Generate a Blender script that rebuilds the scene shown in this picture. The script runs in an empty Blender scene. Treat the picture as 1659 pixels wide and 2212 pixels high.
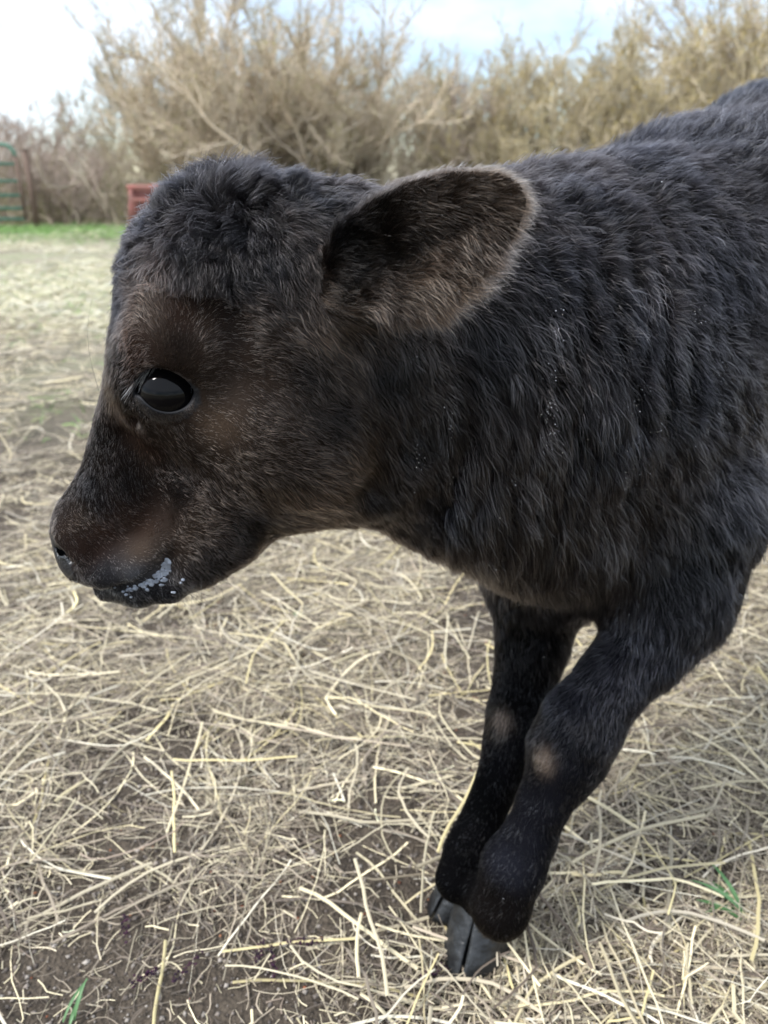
import bpy, math, random
import numpy as np
from mathutils import Vector, Matrix
R = math.radians
random.seed(7); rng = np.random.default_rng(7)
S = bpy.context.scene

# ------------------------------------------------------------------ camera
CH = 0.72; PITCH = 23.5; FPX = 1661.0
cam = bpy.data.cameras.new('camera'); co = bpy.data.objects.new('camera', cam)
S.collection.objects.link(co); S.camera = co
co.location = (0, 0, CH); co.rotation_euler = (R(90 - PITCH), 0, 0)
cam.sensor_fit = 'VERTICAL'; cam.sensor_height = 36; cam.lens = 18 / (1106 / FPX)
cam.clip_start = 0.02; cam.clip_end = 500
cam.dof.use_dof = True; cam.dof.focus_distance = 0.475; cam.dof.aperture_fstop = 8.0

# ------------------------------------------------------------------ world, sun, exposure
SUN_EL, SUN_AZ = R(50), R(-115)       # high, veiled by thin cloud, from the left
w = bpy.data.worlds.new('World'); S.world = w; w.use_nodes = True
nt = w.node_tree; nt.nodes.clear()
N = nt.nodes.new; L = nt.links.new
sky = N('ShaderNodeTexSky'); sky.sky_type = 'NISHITA'; sky.sun_disc = False
sky.sun_elevation = SUN_EL; sky.sun_rotation = SUN_AZ; sky.altitude = 200; sky.air_density = 1.0; sky.dust_density = .3; sky.ozone_density = 2.0
tc = N('ShaderNodeTexCoord'); mp = N('ShaderNodeMapping'); mp.inputs['Scale'].default_value = (1, 1, 3.0)
nz = N('ShaderNodeTexNoise'); nz.inputs['Scale'].default_value = 2.2; nz.inputs['Detail'].default_value = 6
cr = N('ShaderNodeValToRGB'); cr.color_ramp.elements[0].position = 0.42; cr.color_ramp.elements[1].position = 0.72
sx = N('ShaderNodeSeparateXYZ'); mr = N('ShaderNodeMapRange')
mr.inputs['From Min'].default_value = 0.12; mr.inputs['From Max'].default_value = 0.30
mxv = N('ShaderNodeMath'); mxv.operation = 'MAXIMUM'
mix = N('ShaderNodeMix'); mix.data_type = 'RGBA'
bg = N('ShaderNodeBackground'); out = N('ShaderNodeOutputWorld')
L(tc.outputs['Generated'], mp.inputs['Vector']); L(mp.outputs['Vector'], nz.inputs['Vector']); L(nz.outputs['Fac'], cr.inputs['Fac'])
L(tc.outputs['Generated'], sx.inputs['Vector']); L(sx.outputs['Z'], mr.inputs['Value'])
L(cr.outputs['Color'], mxv.inputs[0]); L(mr.outputs['Result'], mxv.inputs[1])
mul = N('ShaderNodeMath'); mul.operation = 'MULTIPLY'; mul.inputs[1].default_value = 0.93
L(mxv.outputs[0], mul.inputs[0])
L(mul.outputs[0], mix.inputs['Factor']); L(sky.outputs['Color'], mix.inputs['A'])
mix.inputs['B'].default_value = (10.9, 12.0, 13.7, 1)
L(mix.outputs['Result'], bg.inputs['Color']); bg.inputs['Strength'].default_value = 0.088
L(bg.outputs['Background'], out.inputs['Surface'])

sl = bpy.data.lights.new('sun', 'SUN'); so = bpy.data.objects.new('sun', sl); S.collection.objects.link(so)
sl.energy = 2.6; sl.angle = R(12); sl.color = (1.0, 0.975, 0.94)
sd = Vector((math.sin(SUN_AZ) * math.cos(SUN_EL), math.cos(SUN_AZ) * math.cos(SUN_EL), math.sin(SUN_EL)))
so.rotation_euler = sd.to_track_quat('Z', 'Y').to_euler()

S.view_settings.view_transform = 'Standard'; S.view_settings.look = 'None'
S.view_settings.gamma = 1; S.view_settings.use_curve_mapping = False
S.view_settings.exposure = 0.95
S.render.engine = 'CYCLES'
S.cycles.use_denoising = True
S.cycles.max_bounces = 6; S.cycles.transparent_max_bounces = 8
S.cycles_curves.shape = 'RIBBONS'; S.cycles_curves.subdivisions = 2

# ------------------------------------------------------------------ helpers
cp, sp = math.cos(R(PITCH)), math.sin(R(PITCH))
def ray(px, py):
    a = (px - 829.5) / FPX; b = -(py - 1106) / FPX
    return np.array([a, cp + b * sp, -sp + b * cp])
def at(px, py, Y):                      # point seen at (px, py) in the photograph, Y metres ahead
    r = ray(px, py); t = Y / r[1]
    return np.array([r[0] * t, Y, CH + r[2] * t])
def atz(px, py, z):                     # the same, at height z
    r = ray(px, py); t = (z - CH) / r[2]
    return np.array([r[0] * t, r[1] * t, z])
def depth(p): return p[1] * cp - (p[2] - CH) * sp
def px2m(r, p): return r * depth(p) / FPX
def nrm(v): v = np.asarray(v, float); return v / np.linalg.norm(v)

def link(o, parent=None):
    S.collection.objects.link(o)
    if parent: o.parent = parent; o.matrix_parent_inverse = parent.matrix_world.inverted()
    return o
def mesh_obj(name, V, F, mat=None, parent=None, smooth=True):
    me = bpy.data.meshes.new(name)
    V = np.asarray(V, np.float32); me.vertices.add(len(V)); me.vertices.foreach_set('co', V.ravel())
    if isinstance(F, np.ndarray):
        n, k = F.shape
        me.loops.add(n * k); me.loops.foreach_set('vertex_index', F.astype(np.int32).ravel())
        me.polygons.add(n); me.polygons.foreach_set('loop_start', np.arange(0, n * k, k, dtype=np.int32))
    else:
        tot = sum(len(f) for f in F); me.loops.add(tot)
        me.loops.foreach_set('vertex_index', [i for f in F for i in f])
        me.polygons.add(len(F)); st = []; s = 0
        for f in F: st.append(s); s += len(f)
        me.polygons.foreach_set('loop_start', st)
    me.update(calc_edges=True); me.validate()
    if smooth: me.polygons.foreach_set('use_smooth', [True] * len(me.polygons))
    if mat: me.materials.append(mat)
    return link(bpy.data.objects.new(name, me), parent)
def tag(o, label=None, cat=None, group=None, kind=None):
    for k, v in (('label', label), ('category', cat), ('group', group), ('kind', kind)):
        if v: o[k] = v
    return o
def empty(name, loc):
    o = bpy.data.objects.new(name, None); o.location = loc; o.empty_display_size = 0.1
    S.collection.objects.link(o); bpy.context.view_layer.update(); return o

def mat(name, col=(0.5, 0.5, 0.5), rough=0.6, spec=0.5, noise=None, bump=0, scale=20, metallic=0):
    m = bpy.data.materials.new(name); m.use_nodes = True; t = m.node_tree
    b = t.nodes['Principled BSDF']
    b.inputs['Base Color'].default_value = (*col, 1); b.inputs['Roughness'].default_value = rough
    b.inputs['Specular IOR Level'].default_value = spec; b.inputs['Metallic'].default_value = metallic
    if noise:
        n = t.nodes.new('ShaderNodeTexNoise'); n.inputs['Scale'].default_value = scale; n.inputs['Detail'].default_value = 6
        c = t.nodes.new('ShaderNodeTexCoord'); t.links.new(c.outputs['Object'], n.inputs['Vector'])
        r = t.nodes.new('ShaderNodeValToRGB'); t.links.new(n.outputs['Fac'], r.inputs['Fac'])
        e = r.color_ramp.elements; e[0].position = 0.3; e[1].position = 0.7
        e[0].color = (*col, 1); e[1].color = (*noise, 1)
        t.links.new(r.outputs['Color'], b.inputs['Base Color'])
        if bump:
            bp = t.nodes.new('ShaderNodeBump'); bp.inputs['Strength'].default_value = bump; bp.inputs['Distance'].default_value = 0.01
            t.links.new(n.outputs['Fac'], bp.inputs['Height']); t.links.new(bp.outputs['Normal'], b.inputs['Normal'])
    return m
def attr_mat(name, rough=0.6, spec=0.5, attr='Col'):
    m = mat(name, rough=rough, spec=spec); t = m.node_tree
    a = t.nodes.new('ShaderNodeAttribute'); a.attribute_name = attr
    t.links.new(a.outputs['Color'], t.nodes['Principled BSDF'].inputs['Base Color'])
    return m

def value_noise(P, scale, seed=0):      # smooth 3-D value noise on an (n,3) array, -1..1
    q = P * scale; i = np.floor(q).astype(np.int64); f = q - i; f = f * f * (3 - 2 * f)
    def h(a, b, c):
        n = (a * 374761393 + b * 668265263 + c * 2147483647 + seed * 1274126177) & 0xffffffff
        n = ((n ^ (n >> 13)) * 1274126177) & 0xffffffff
        return ((n ^ (n >> 16)) & 0xffff) / 32767.5 - 1
    r = 0
    for a in (0, 1):
        for b in (0, 1):
            for c in (0, 1):
                wt = (f[:, 0] if a else 1 - f[:, 0]) * (f[:, 1] if b else 1 - f[:, 1]) * (f[:, 2] if c else 1 - f[:, 2])
                r = r + wt * h(i[:, 0] + a, i[:, 1] + b, i[:, 2] + c)
    return r

# ------------------------------------------------------------------ calf: implicit body
HY = 0.50                                # plane of the head
D = np.array([math.cos(R(42)), math.sin(R(42)), 0.0])   # from chest to rump
NN = np.array([D[1], -D[0], 0.0])        # towards the near side of the trunk
HN = np.array([0, -1.0, 0])              # towards the near side of the head

def axis(lo, hi, flo, fhi, fine, coarse):
    a = [lo]
    while a[-1] < hi:
        x = a[-1]; gap = max(flo - x, x - fhi, 0)
        a.append(x + min(coarse, fine + gap * 0.06))
    return np.array(a, np.float32)
FINE = 0.0021
AX = axis(-0.30, 1.12, -0.26, 0.16, FINE, 0.009)
AY = axis(0.33, 1.55, 0.38, 0.60, FINE, 0.009)
AZ = axis(-0.02, 0.95, 0.40, 0.78, FINE, 0.007)
VOL = np.full((len(AX), len(AY), len(AZ)), 1.0, np.float32)

def region(lo, hi):
    i0, i1 = np.searchsorted(AX, lo[0]), np.searchsorted(AX, hi[0])
    j0, j1 = np.searchsorted(AY, lo[1]), np.searchsorted(AY, hi[1])
    k0, k1 = np.searchsorted(AZ, lo[2]), np.searchsorted(AZ, hi[2])
    s = (slice(max(i0 - 1, 0), i1 + 1), slice(max(j0 - 1, 0), j1 + 1), slice(max(k0 - 1, 0), k1 + 1))
    return s, AX[s[0]][:, None, None], AY[s[1]][None, :, None], AZ[s[2]][None, None, :]
def smin(a, b, k):
    h = np.maximum(k - np.abs(a - b), 0) / k
    return np.minimum(a, b) - h * h * k * 0.25
def apply(s, d, k, sub=False):
    v = VOL[s]
    VOL[s] = -smin(-v, d, k) if sub else smin(v, d, k)
def cone(a, b, ra, rb, k=0.03, n=None, sc=1.0, sub=False):
    a = np.asarray(a, float); b = np.asarray(b, float); m = max(ra, rb) * max(1, sc) + k + 0.02
    s, X, Y, Z = region(np.minimum(a, b) - m, np.maximum(a, b) + m)
    px, py, pz = X - a[0], Y - a[1], Z - a[2]; ba = b - a
    if n is not None and sc != 1:
        f = 1 / sc - 1; dn = (px * n[0] + py * n[1] + pz * n[2]) * f
        px, py, pz = px + dn * n[0], py + dn * n[1], pz + dn * n[2]; ba = ba + n * (ba @ n) * f
    l2 = max(ba @ ba, 1e-9)
    h = np.clip((px * ba[0] + py * ba[1] + pz * ba[2]) / l2, 0, 1)
    d = np.sqrt((px - h * ba[0]) ** 2 + (py - h * ba[1]) ** 2 + (pz - h * ba[2]) ** 2) - (ra + (rb - ra) * h)
    apply(s, (d * min(sc, 1)).astype(np.float32), k, sub)
def ball(c, r, k=0.03, sub=False, ax=None):  # ax = ((dir, radius) x3) for an ellipsoid
    if ax is None: return cone(c, np.asarray(c) + 1e-5, r, r, k, sub=sub)
    m = max(q[1] for q in ax) + k + 0.01; c = np.asarray(c)
    s, X, Y, Z = region(c - m, c + m); px, py, pz = X - c[0], Y - c[1], Z - c[2]
    g = g2 = 0
    for dv, rr in ax:
        dv = nrm(dv); q = px * dv[0] + py * dv[1] + pz * dv[2]; g = g + (q / rr) ** 2; g2 = g2 + (q / rr ** 2) ** 2
    d = np.sqrt(g); d = d * (d - 1) / np.maximum(np.sqrt(g2), 1e-6)
    apply(s, d.astype(np.float32), k, sub)
def HP(px, py, lat=0.0): return at(px, py, HY - lat)
def far(p): q = np.array(p, float); q[1] = 2 * HY - q[1]; return q
def hcone(p0, r0, p1, r1, sc=1.0, k=0.03):
    a, b = HP(*p0), HP(*p1); cone(a, b, px2m(r0, a), px2m(r1, b), k, HN, sc)
def chain(pts, k=0.03, n=None, sc=1.0):
    for (a, ra), (b, rb) in zip(pts, pts[1:]): cone(a, b, ra, rb, k, n, sc)

FWD = -D
HF = [nrm([-.45, -.89, 0]), nrm([-.80, -.60, 0]), -D, -D]
HOOF = [atz(990, 2128, 0) - .058 * HF[0], atz(930, 1988, 0) - .058 * HF[1]]      # coronet centre over the ground
_b = np.array([.255, .735, 0]) + .66 * D
for _sg, _st in ((1, .06), (-1, .13)): HOOF.append(_b + _sg * .075 * NN + _st * D - .012 * D)
def build_body():
    # trunk
    C0 = np.array([0.255, 0.735, 0.575]); 
    W = np.array([0.375, 0.86, 0.70])
    chain([(C0 + np.array([0, 0, -.01]), .115), (W + np.array([0.02, 0.0, -.10]), .165), (C0 + .36 * D + [0, 0, .0], .165), (C0 + .62 * D + [0, 0, .03], .150)], .06, NN, .74)
    chain([(W + np.array([.01, .01, .022]), .042), (C0 + .28 * D + [0, 0, .125], .045), (C0 + .50 * D + [0, 0, .155], .05), (C0 + .70 * D + [0, 0, .12], .05)], .06, NN, .9)
    ball(at(1640, 318, .93), .042, .07)
    # near and far shoulder
    for sg in (1, -1):
        sh = C0 + np.array([.045, .035, .02]) + sg * .062 * NN
        ball(sh, 0, .06, ax=((NN, .055), (D, .095), ((0, 0, 1), .155)))
        hp = C0 + .63 * D + [0, 0, .02] + sg * .06 * NN
        ball(hp, 0, .05, ax=((NN, .06), (D, .10), ((0, 0, 1), .14)))
    # neck
    n0, n1, n2 = at(700, 750, .505), at(960, 790, .555), at(1230, 815, .64)
    cone(n0, n1, px2m(255, n0), px2m(284, n1), .05, HN, .66)
    cone(n1, n2, px2m(284, n1), px2m(368, n2), .05, nrm(HN + .4 * NN), .55)
    cone(n2, C0 + [.09, .07, .02], px2m(375, n2), .155, .05, nrm(HN + NN), .62)
    # throat, dewlap and brisket
    t0, t1, t2 = at(800, 985, .52), at(985, 1045, .56), at(1165, 1130, .60)
    chain([(t0, px2m(74, t0)), (t1, px2m(86, t1)), (t2, px2m(97, t2)), (at(1330, 1180, .64), .050)], .05)
    # head
    hcone((470, 630), 168, (515, 655), 172, 1.0)
    hcone((440, 706), 168, (256, 1108), 98, .80)
    hcone((605, 835), 210, (632, 880), 204, .74, .04)
    hcone((628, 885), 204, (455, 1125), 92, .70, .04)
    hcone((600, 630), 170, (700, 660), 175, .80, .05)
    hcone((238, 1140), 100, (300, 1165), 85, .92, .02)
    hcone((196, 1160), 66, (232, 1188), 70, 1.0, .02)
    # lower jaw and lip
    hcone((470, 1150), 78, (390, 1205), 62, .80, .02)
    hcone((390, 1205), 62, (290, 1250), 34, .80, .010)
    for lat in (.030, -.030):
        f = (lambda p: p) if lat > 0 else far
        L_ = abs(lat)
        # orbit and brow
        c = f(HP(365, 820, .036)); ball(c, .031, .03)
        c = f(HP(430, 720, .040)); ball(c, .024, .035)
        # cheek
        c = f(HP(590, 940, .028)); ball(c, .036, .04)
        # socket
        c = f(HP(366, 839, .056)); ball(c, 0, .004, True, ax=(((1, 0, .06), .0182), ((0, 1, 0), .030), ((-.06, 0, 1), .0172)))
        # tear line in front of the eye
        a, b = f(HP(318, 878, .054)), f(HP(288, 905, .050)); cone(a, b, .0035, .0015, .008, sub=True)
        # hollow above eye
        c = f(HP(470, 690, .070)); ball(c, .012, .02, True)
        # lip flap: upper lip hanging over the mouth
        u = [f(HP(175, 1215, .016)), f(HP(235, 1226, .026)), f(HP(300, 1216, .031)), f(HP(350, 1180, .034))]
        chain([(u[0], .0125), (u[1], .0125), (u[2], .0115), (u[3], .010)], .012)
        u = [f(HP(232, 1274, .010)), f(HP(300, 1276, .021)), f(HP(365, 1262, .026)), f(HP(425, 1226, .030)), f(HP(500, 1170, .030))]
        chain([(u[0], .0085), (u[1], .0100), (u[2], .0110), (u[3], .0125), (u[4], .016)], .010)
        ball(f(HP(455, 1120, .022)), .022, .03)
        # brow ridge, cheekbone
        a, b = f(HP(318, 742, .046)), f(HP(440, 745, .056)); cone(a, b, .010, .012, .016)
        a, b = f(HP(430, 925, .045)), f(HP(560, 900, .052)); cone(a, b, .008, .010, .022)
        a, b = f(HP(255, 960, .030)), f(HP(330, 1090, .034)); cone(a, b, .006, .005, .02, sub=True)
        # mouth slit
        m = [f(HP(180, 1270, .014)), f(HP(240, 1268, .032)), f(HP(306, 1258, .040)), f(HP(348, 1226, .044)), f(HP(366, 1196, .046))]
        for a, b in zip(m, m[1:]): cone(a, b, .0042, .0036, .003, sub=True)
        # nostril
        a, b = f(HP(172, 1156, .026)), f(HP(180, 1196, .030)); cone(a, b, .0085, .0075, .008)
        a, b = f(HP(143, 1172, .028)), f(HP(160, 1203, .030)); cone(a, b, .0080, .0050, .003, sub=True)
        ball(f(HP(152, 1182, .018)), .0085, .003, True)
        a, b = f(HP(156, 1206, .032)), f(HP(178, 1214, .036)); cone(a, b, .0030, .002, .003, sub=True)
        a, b = f(HP(150, 1150, .027)), f(HP(176, 1170, .027)); cone(a, b, .009, .008, .012)
    # ears
    for sg in (1, -1): ear(sg)
    # legs
    foreleg([(at(1495, 1125, .635), .057), (at(1462, 1292, .605), .040), (at(1392, 1405, .588), .0335), (at(1318, 1480, .570), .0315), (atz(1256, 1562, .272), .0355),
             (atz(1226, 1625, .240), .0355), (atz(1207, 1675, .217), .0270), (atz(1172, 1741, .188), .0235), (atz(1146, 1800, .160), .0238), (atz(1110, 1868, .126), .0290), (atz(1082, 1960, .086), .0260), (HOOF[0] + [0, 0, .068], .0270)])
    foreleg([(at(1190, 1120, .68), .058), (at(1162, 1250, .68), .046), (at(1150, 1380, .67), .035), (atz(1132, 1480, .240), .0315), (atz(1118, 1550, .212), .0315),
             (atz(1104, 1610, .188), .029), (atz(1078, 1680, .160), .0228), (atz(1050, 1745, .132), .0215), (atz(1012, 1838, .096), .0250), (atz(990, 1900, .070), .0225), (HOOF[1] + [0, 0, .062] - .010 * HF[1], .0225)], .003)
    for h, FWD in zip(HOOF[:2], HF):          # groove between the claws runs up the pastern
        cone(h + [0, 0, .050] + .034 * FWD, h + [0, 0, .085] + .016 * FWD - D * -.0, .0035, .001, .008, sub=True)
    base = np.array([C0[0], C0[1], 0]) + .66 * D
    for sg, st in ((1, .06), (-1, .13)):
        o = base + sg * .075 * NN + st * D
        chain([(o + [0, 0, .56] - .02 * D, .095), (o + [0, 0, .46] - .05 * D, .065), (o + [0, 0, .38] - .03 * D, .045), (o + [0, 0, .28] + .055 * D, .034),
               (o + [0, 0, .25] + .06 * D, .031), (o + [0, 0, .14] + .045 * D, .022), (o + [0, 0, .10] + .035 * D, .028), (o + [0, 0, .06] + .005 * D, .026), (o + [0, 0, .042] - .01 * D, .029)], .03)
    # tail
    t = C0 + .78 * D + [0, 0, .13]
    chain([(t, .022), (t + .05 * D + [0, 0, -.05], .018), (t + .065 * D + [0, 0, -.18], .013), (t + .06 * D + [0, 0, -.34], .010)], .02)

def foreleg(pts, k=.009): chain(pts[:2], .06); chain(pts[1:3], .03); chain(pts[2:4], .014); chain(pts[3:], k)

EAR = [(690, 560), (716, 492), (790, 430), (880, 382), (980, 359), (1070, 361), (1118, 386), (1136, 434), (1112, 505), (1078, 560), (1040, 615), (985, 668), (915, 700), (830, 704), (760, 700), (700, 665)]
def ear(sg):
    P = np.array([at(x, y, .425)[[0, 2]] for x, y in EAR])
    lo = np.array([P[:, 0].min() - .03, .36, P[:, 1].min() - .03]); hi = np.array([P[:, 0].max() + .03, .50, P[:, 1].max() + .03])
    if sg < 0: lo[1], hi[1] = 2 * HY - hi[1], 2 * HY - lo[1]
    s, X, Y, Z = region(lo, hi)
    x = np.broadcast_to(X, (X.shape[0], 1, Z.shape[2]))[:, 0, :]; z = np.broadcast_to(Z, (X.shape[0], 1, Z.shape[2]))[:, 0, :]
    d = np.full(x.shape, 1e9); ins = np.zeros(x.shape, bool)
    for i in range(len(P)):
        a, b = P[i], P[(i + 1) % len(P)]; e = b - a
        wx, wz = x - a[0], z - a[1]; h = np.clip((wx * e[0] + wz * e[1]) / (e @ e), 0, 1)
        d = np.minimum(d, np.hypot(wx - h * e[0], wz - h * e[1]))
        cnd = (a[1] > z) != (b[1] > z)
        with np.errstate(divide='ignore', invalid='ignore'):
            ins ^= cnd & (x < (b[0] - a[0]) * (z - a[1]) / (b[1] - a[1]) + a[0])
    sd2 = np.where(ins, -d, d)
    # along the ear: out from the head towards the viewer, cupped
    ba = at(705, 610, .425)[[0, 2]]; tip = at(1135, 420, .425)[[0, 2]]; u = nrm(tip - ba); L_ = np.linalg.norm(tip - ba)
    t = ((x - ba[0]) * u[0] + (z - ba[1]) * u[1]) / L_
    inner = np.clip(-sd2 / .032, 0, 1)
    w0 = .448 - (.040 if sg > 0 else .115) * np.clip(t, -.2, 1.1)
    w0 = w0 + .017 * inner ** 1.3 * (1.15 - .75 * np.clip(t, 0, 1))
    th = .0045 + .003 * np.clip(-sd2 / .02, 0, 1)
    y = Y if sg > 0 else 2 * HY - Y
    dd = np.maximum(sd2[:, None, :] + .002, np.abs(y - w0[:, None, :]) * .85 - th[:, None, :])
    apply(s, dd.astype(np.float32), .008)

def surface_nets(V, ax, ay, az):
    sg = V < 0
    act = np.zeros(tuple(n - 1 for n in V.shape), bool)
    c = [(a, b, d) for a in (0, 1) for b in (0, 1) for d in (0, 1)]
    def sl(a, n): return slice(a, n - 1 + a)
    cnt = np.zeros(act.shape, np.uint8)
    for a, b, d in c: cnt += sg[sl(a, V.shape[0]), sl(b, V.shape[1]), sl(d, V.shape[2])]
    act = (cnt > 0) & (cnt < 8)
    I = np.argwhere(act); idx = np.full(act.shape, -1, np.int32); idx[act] = np.arange(len(I), dtype=np.int32)
    cv = {q: V[I[:, 0] + q[0], I[:, 1] + q[1], I[:, 2] + q[2]] for q in c}
    acc = np.zeros((len(I), 3)); n = np.zeros(len(I))
    for q in c:
        for ax_ in range(3):
            if q[ax_] == 0:
                r = list(q); r[ax_] = 1; r = tuple(r); a, b = cv[q], cv[r]; m = (a < 0) != (b < 0)
                t = np.where(m, a / np.where(m, a - b, 1), 0)
                p = np.repeat(np.array(q, float)[None], len(I), 0); p[:, ax_] = t
                acc += p * m[:, None]; n += m
    f = acc / n[:, None]
    A = [ax, ay, az]; P = np.stack([A[k][I[:, k]] + f[:, k] * (A[k][I[:, k] + 1] - A[k][I[:, k]]) for k in range(3)], 1)
    Q = []
    for k in range(3):
        sA = [slice(None)] * 3; sB = [slice(None)] * 3; sA[k] = slice(0, -1); sB[k] = slice(1, None)
        ch = sg[tuple(sA)] != sg[tuple(sB)]; E = np.argwhere(ch)
        u, v = [(1, 2), (2, 0), (0, 1)][k]
        ok = (E[:, u] > 0) & (E[:, v] > 0) & (E[:, u] < act.shape[u]) & (E[:, v] < act.shape[v]); E = E[ok]
        e = [E.copy() for _ in range(4)]; e[1][:, u] -= 1; e[2][:, u] -= 1; e[2][:, v] -= 1; e[3][:, v] -= 1
        q = np.stack([idx[x[:, 0], x[:, 1], x[:, 2]] for x in e], 1)
        inside = sg[E[:, 0], E[:, 1], E[:, 2]]
        q[~inside] = q[~inside][:, ::-1]; Q.append(q)
    return P, np.concatenate(Q)

build_body()
BV, BF = surface_nets(VOL, AX, AY, AZ)

# surface relief: loose folds of skin on the neck
def smooth(a, b, x): t = np.clip((x - a) / (b - a), 0, 1); return t * t * (3 - 2 * t)
def blob(P, c, r): return np.exp(-((P - c) ** 2).sum(1) / (r * r))
def vnormals(V, F):
    n = np.cross(V[F[:, 2]] - V[F[:, 0]], V[F[:, 3]] - V[F[:, 1]])
    o = np.zeros_like(V)
    for k in range(4):
        for c in range(3): o[:, c] += np.bincount(F[:, k], n[:, c], len(V))
    return o / np.maximum(np.linalg.norm(o, axis=1), 1e-12)[:, None]
BN = vnormals(BV, BF)
FC1 = at(1120, 950, .50); FC2 = at(1400, 800, .56); FC3 = at(1240, 600, .56)
def folds(P):
    wv = value_noise(P, 12, 3) * .55 + value_noise(P, 30, 5) * .22
    ph = (P[:, 0] * .93 + P[:, 2] * .16 + (P[:, 1] - .5) * .5) / .0225
    a = np.sin(2 * np.pi * (ph + wv)); a = np.sign(a) * np.abs(a) ** .8
    m1 = blob(P, FC1, .085); m2 = blob(P, FC2, .12) * .55; m3 = blob(P, FC3, .11) * .4
    pt = np.clip(.55 + .9 * value_noise(P, 11, 13), 0, 1.2)
    return a, pt * np.clip(m1 * 1.1 + m2 * .6 + m3 * .5, 0, 1) * (P[:, 2] > .3) * smooth(.02, .05, P[:, 0])
fa, fm = folds(BV)
_g = [at(775, 740, .44), at(818, 860, .44), at(832, 980, .45), at(806, 1075, .46)]
gd = np.full(len(BV), 9.0)
for a, b in zip(_g, _g[1:]):
    e = (b - a)[[0, 2]]; q = BV[:, [0, 2]] - a[[0, 2]]; h = np.clip(q @ e / (e @ e), 0, 1); gd = np.minimum(gd, np.hypot(*(q - h[:, None] * e).T))
gd = np.exp(-(gd / .013) ** 2) * smooth(.015, .04, np.abs(BV[:, 1] - HY)) * (BV[:, 1] < .62)
BV = BV - BN * (gd * .0075)[:, None]
lump = value_noise(BV, 28, 9) * .0016 * smooth(.0, .06, BV[:, 0])
BV = BV + BN * (fa * fm * .0075 + lump)[:, None]
BN = vnormals(BV, BF)
from mathutils.bvhtree import BVHTree
BVH = BVHTree.FromPolygons(BV.tolist(), BF.tolist())
CAM = np.array([0, 0, CH])
def hit(px, py, off=0.0):
    r = ray(px, py); r /= np.linalg.norm(r)
    h = BVH.ray_cast(Vector(CAM), Vector(r), 5)
    if h[0] is None: return at(px, py, HY - .03)
    return np.array(h[0]) - r * off

# ---- colouring anchors (measured in the photograph, carried onto the body and its far side)
BLACK = (0.0022, 0.0023, 0.0032); BROWNBLK = (0.0064, 0.0046, 0.0040); BROWN = (0.031, 0.0205, 0.0145); TAN = (0.090, 0.061, 0.042); TAUPE = (0.056, 0.040, 0.031)
RED = (0.030, 0.0150, 0.0095); NECK = (0.0034, 0.0033, 0.0045); LEG = (0.0075, 0.0078, 0.0115); LEG2 = (0.013, 0.0140, 0.0205); DARK = (.0012, .0012, .0018); UND = (0.012, 0.0100, 0.0098); PATCH = (0.34, 0.25, 0.19)  # DARK paints the far foreleg as shaded, LEG and LEG2 the near one as lit
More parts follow.
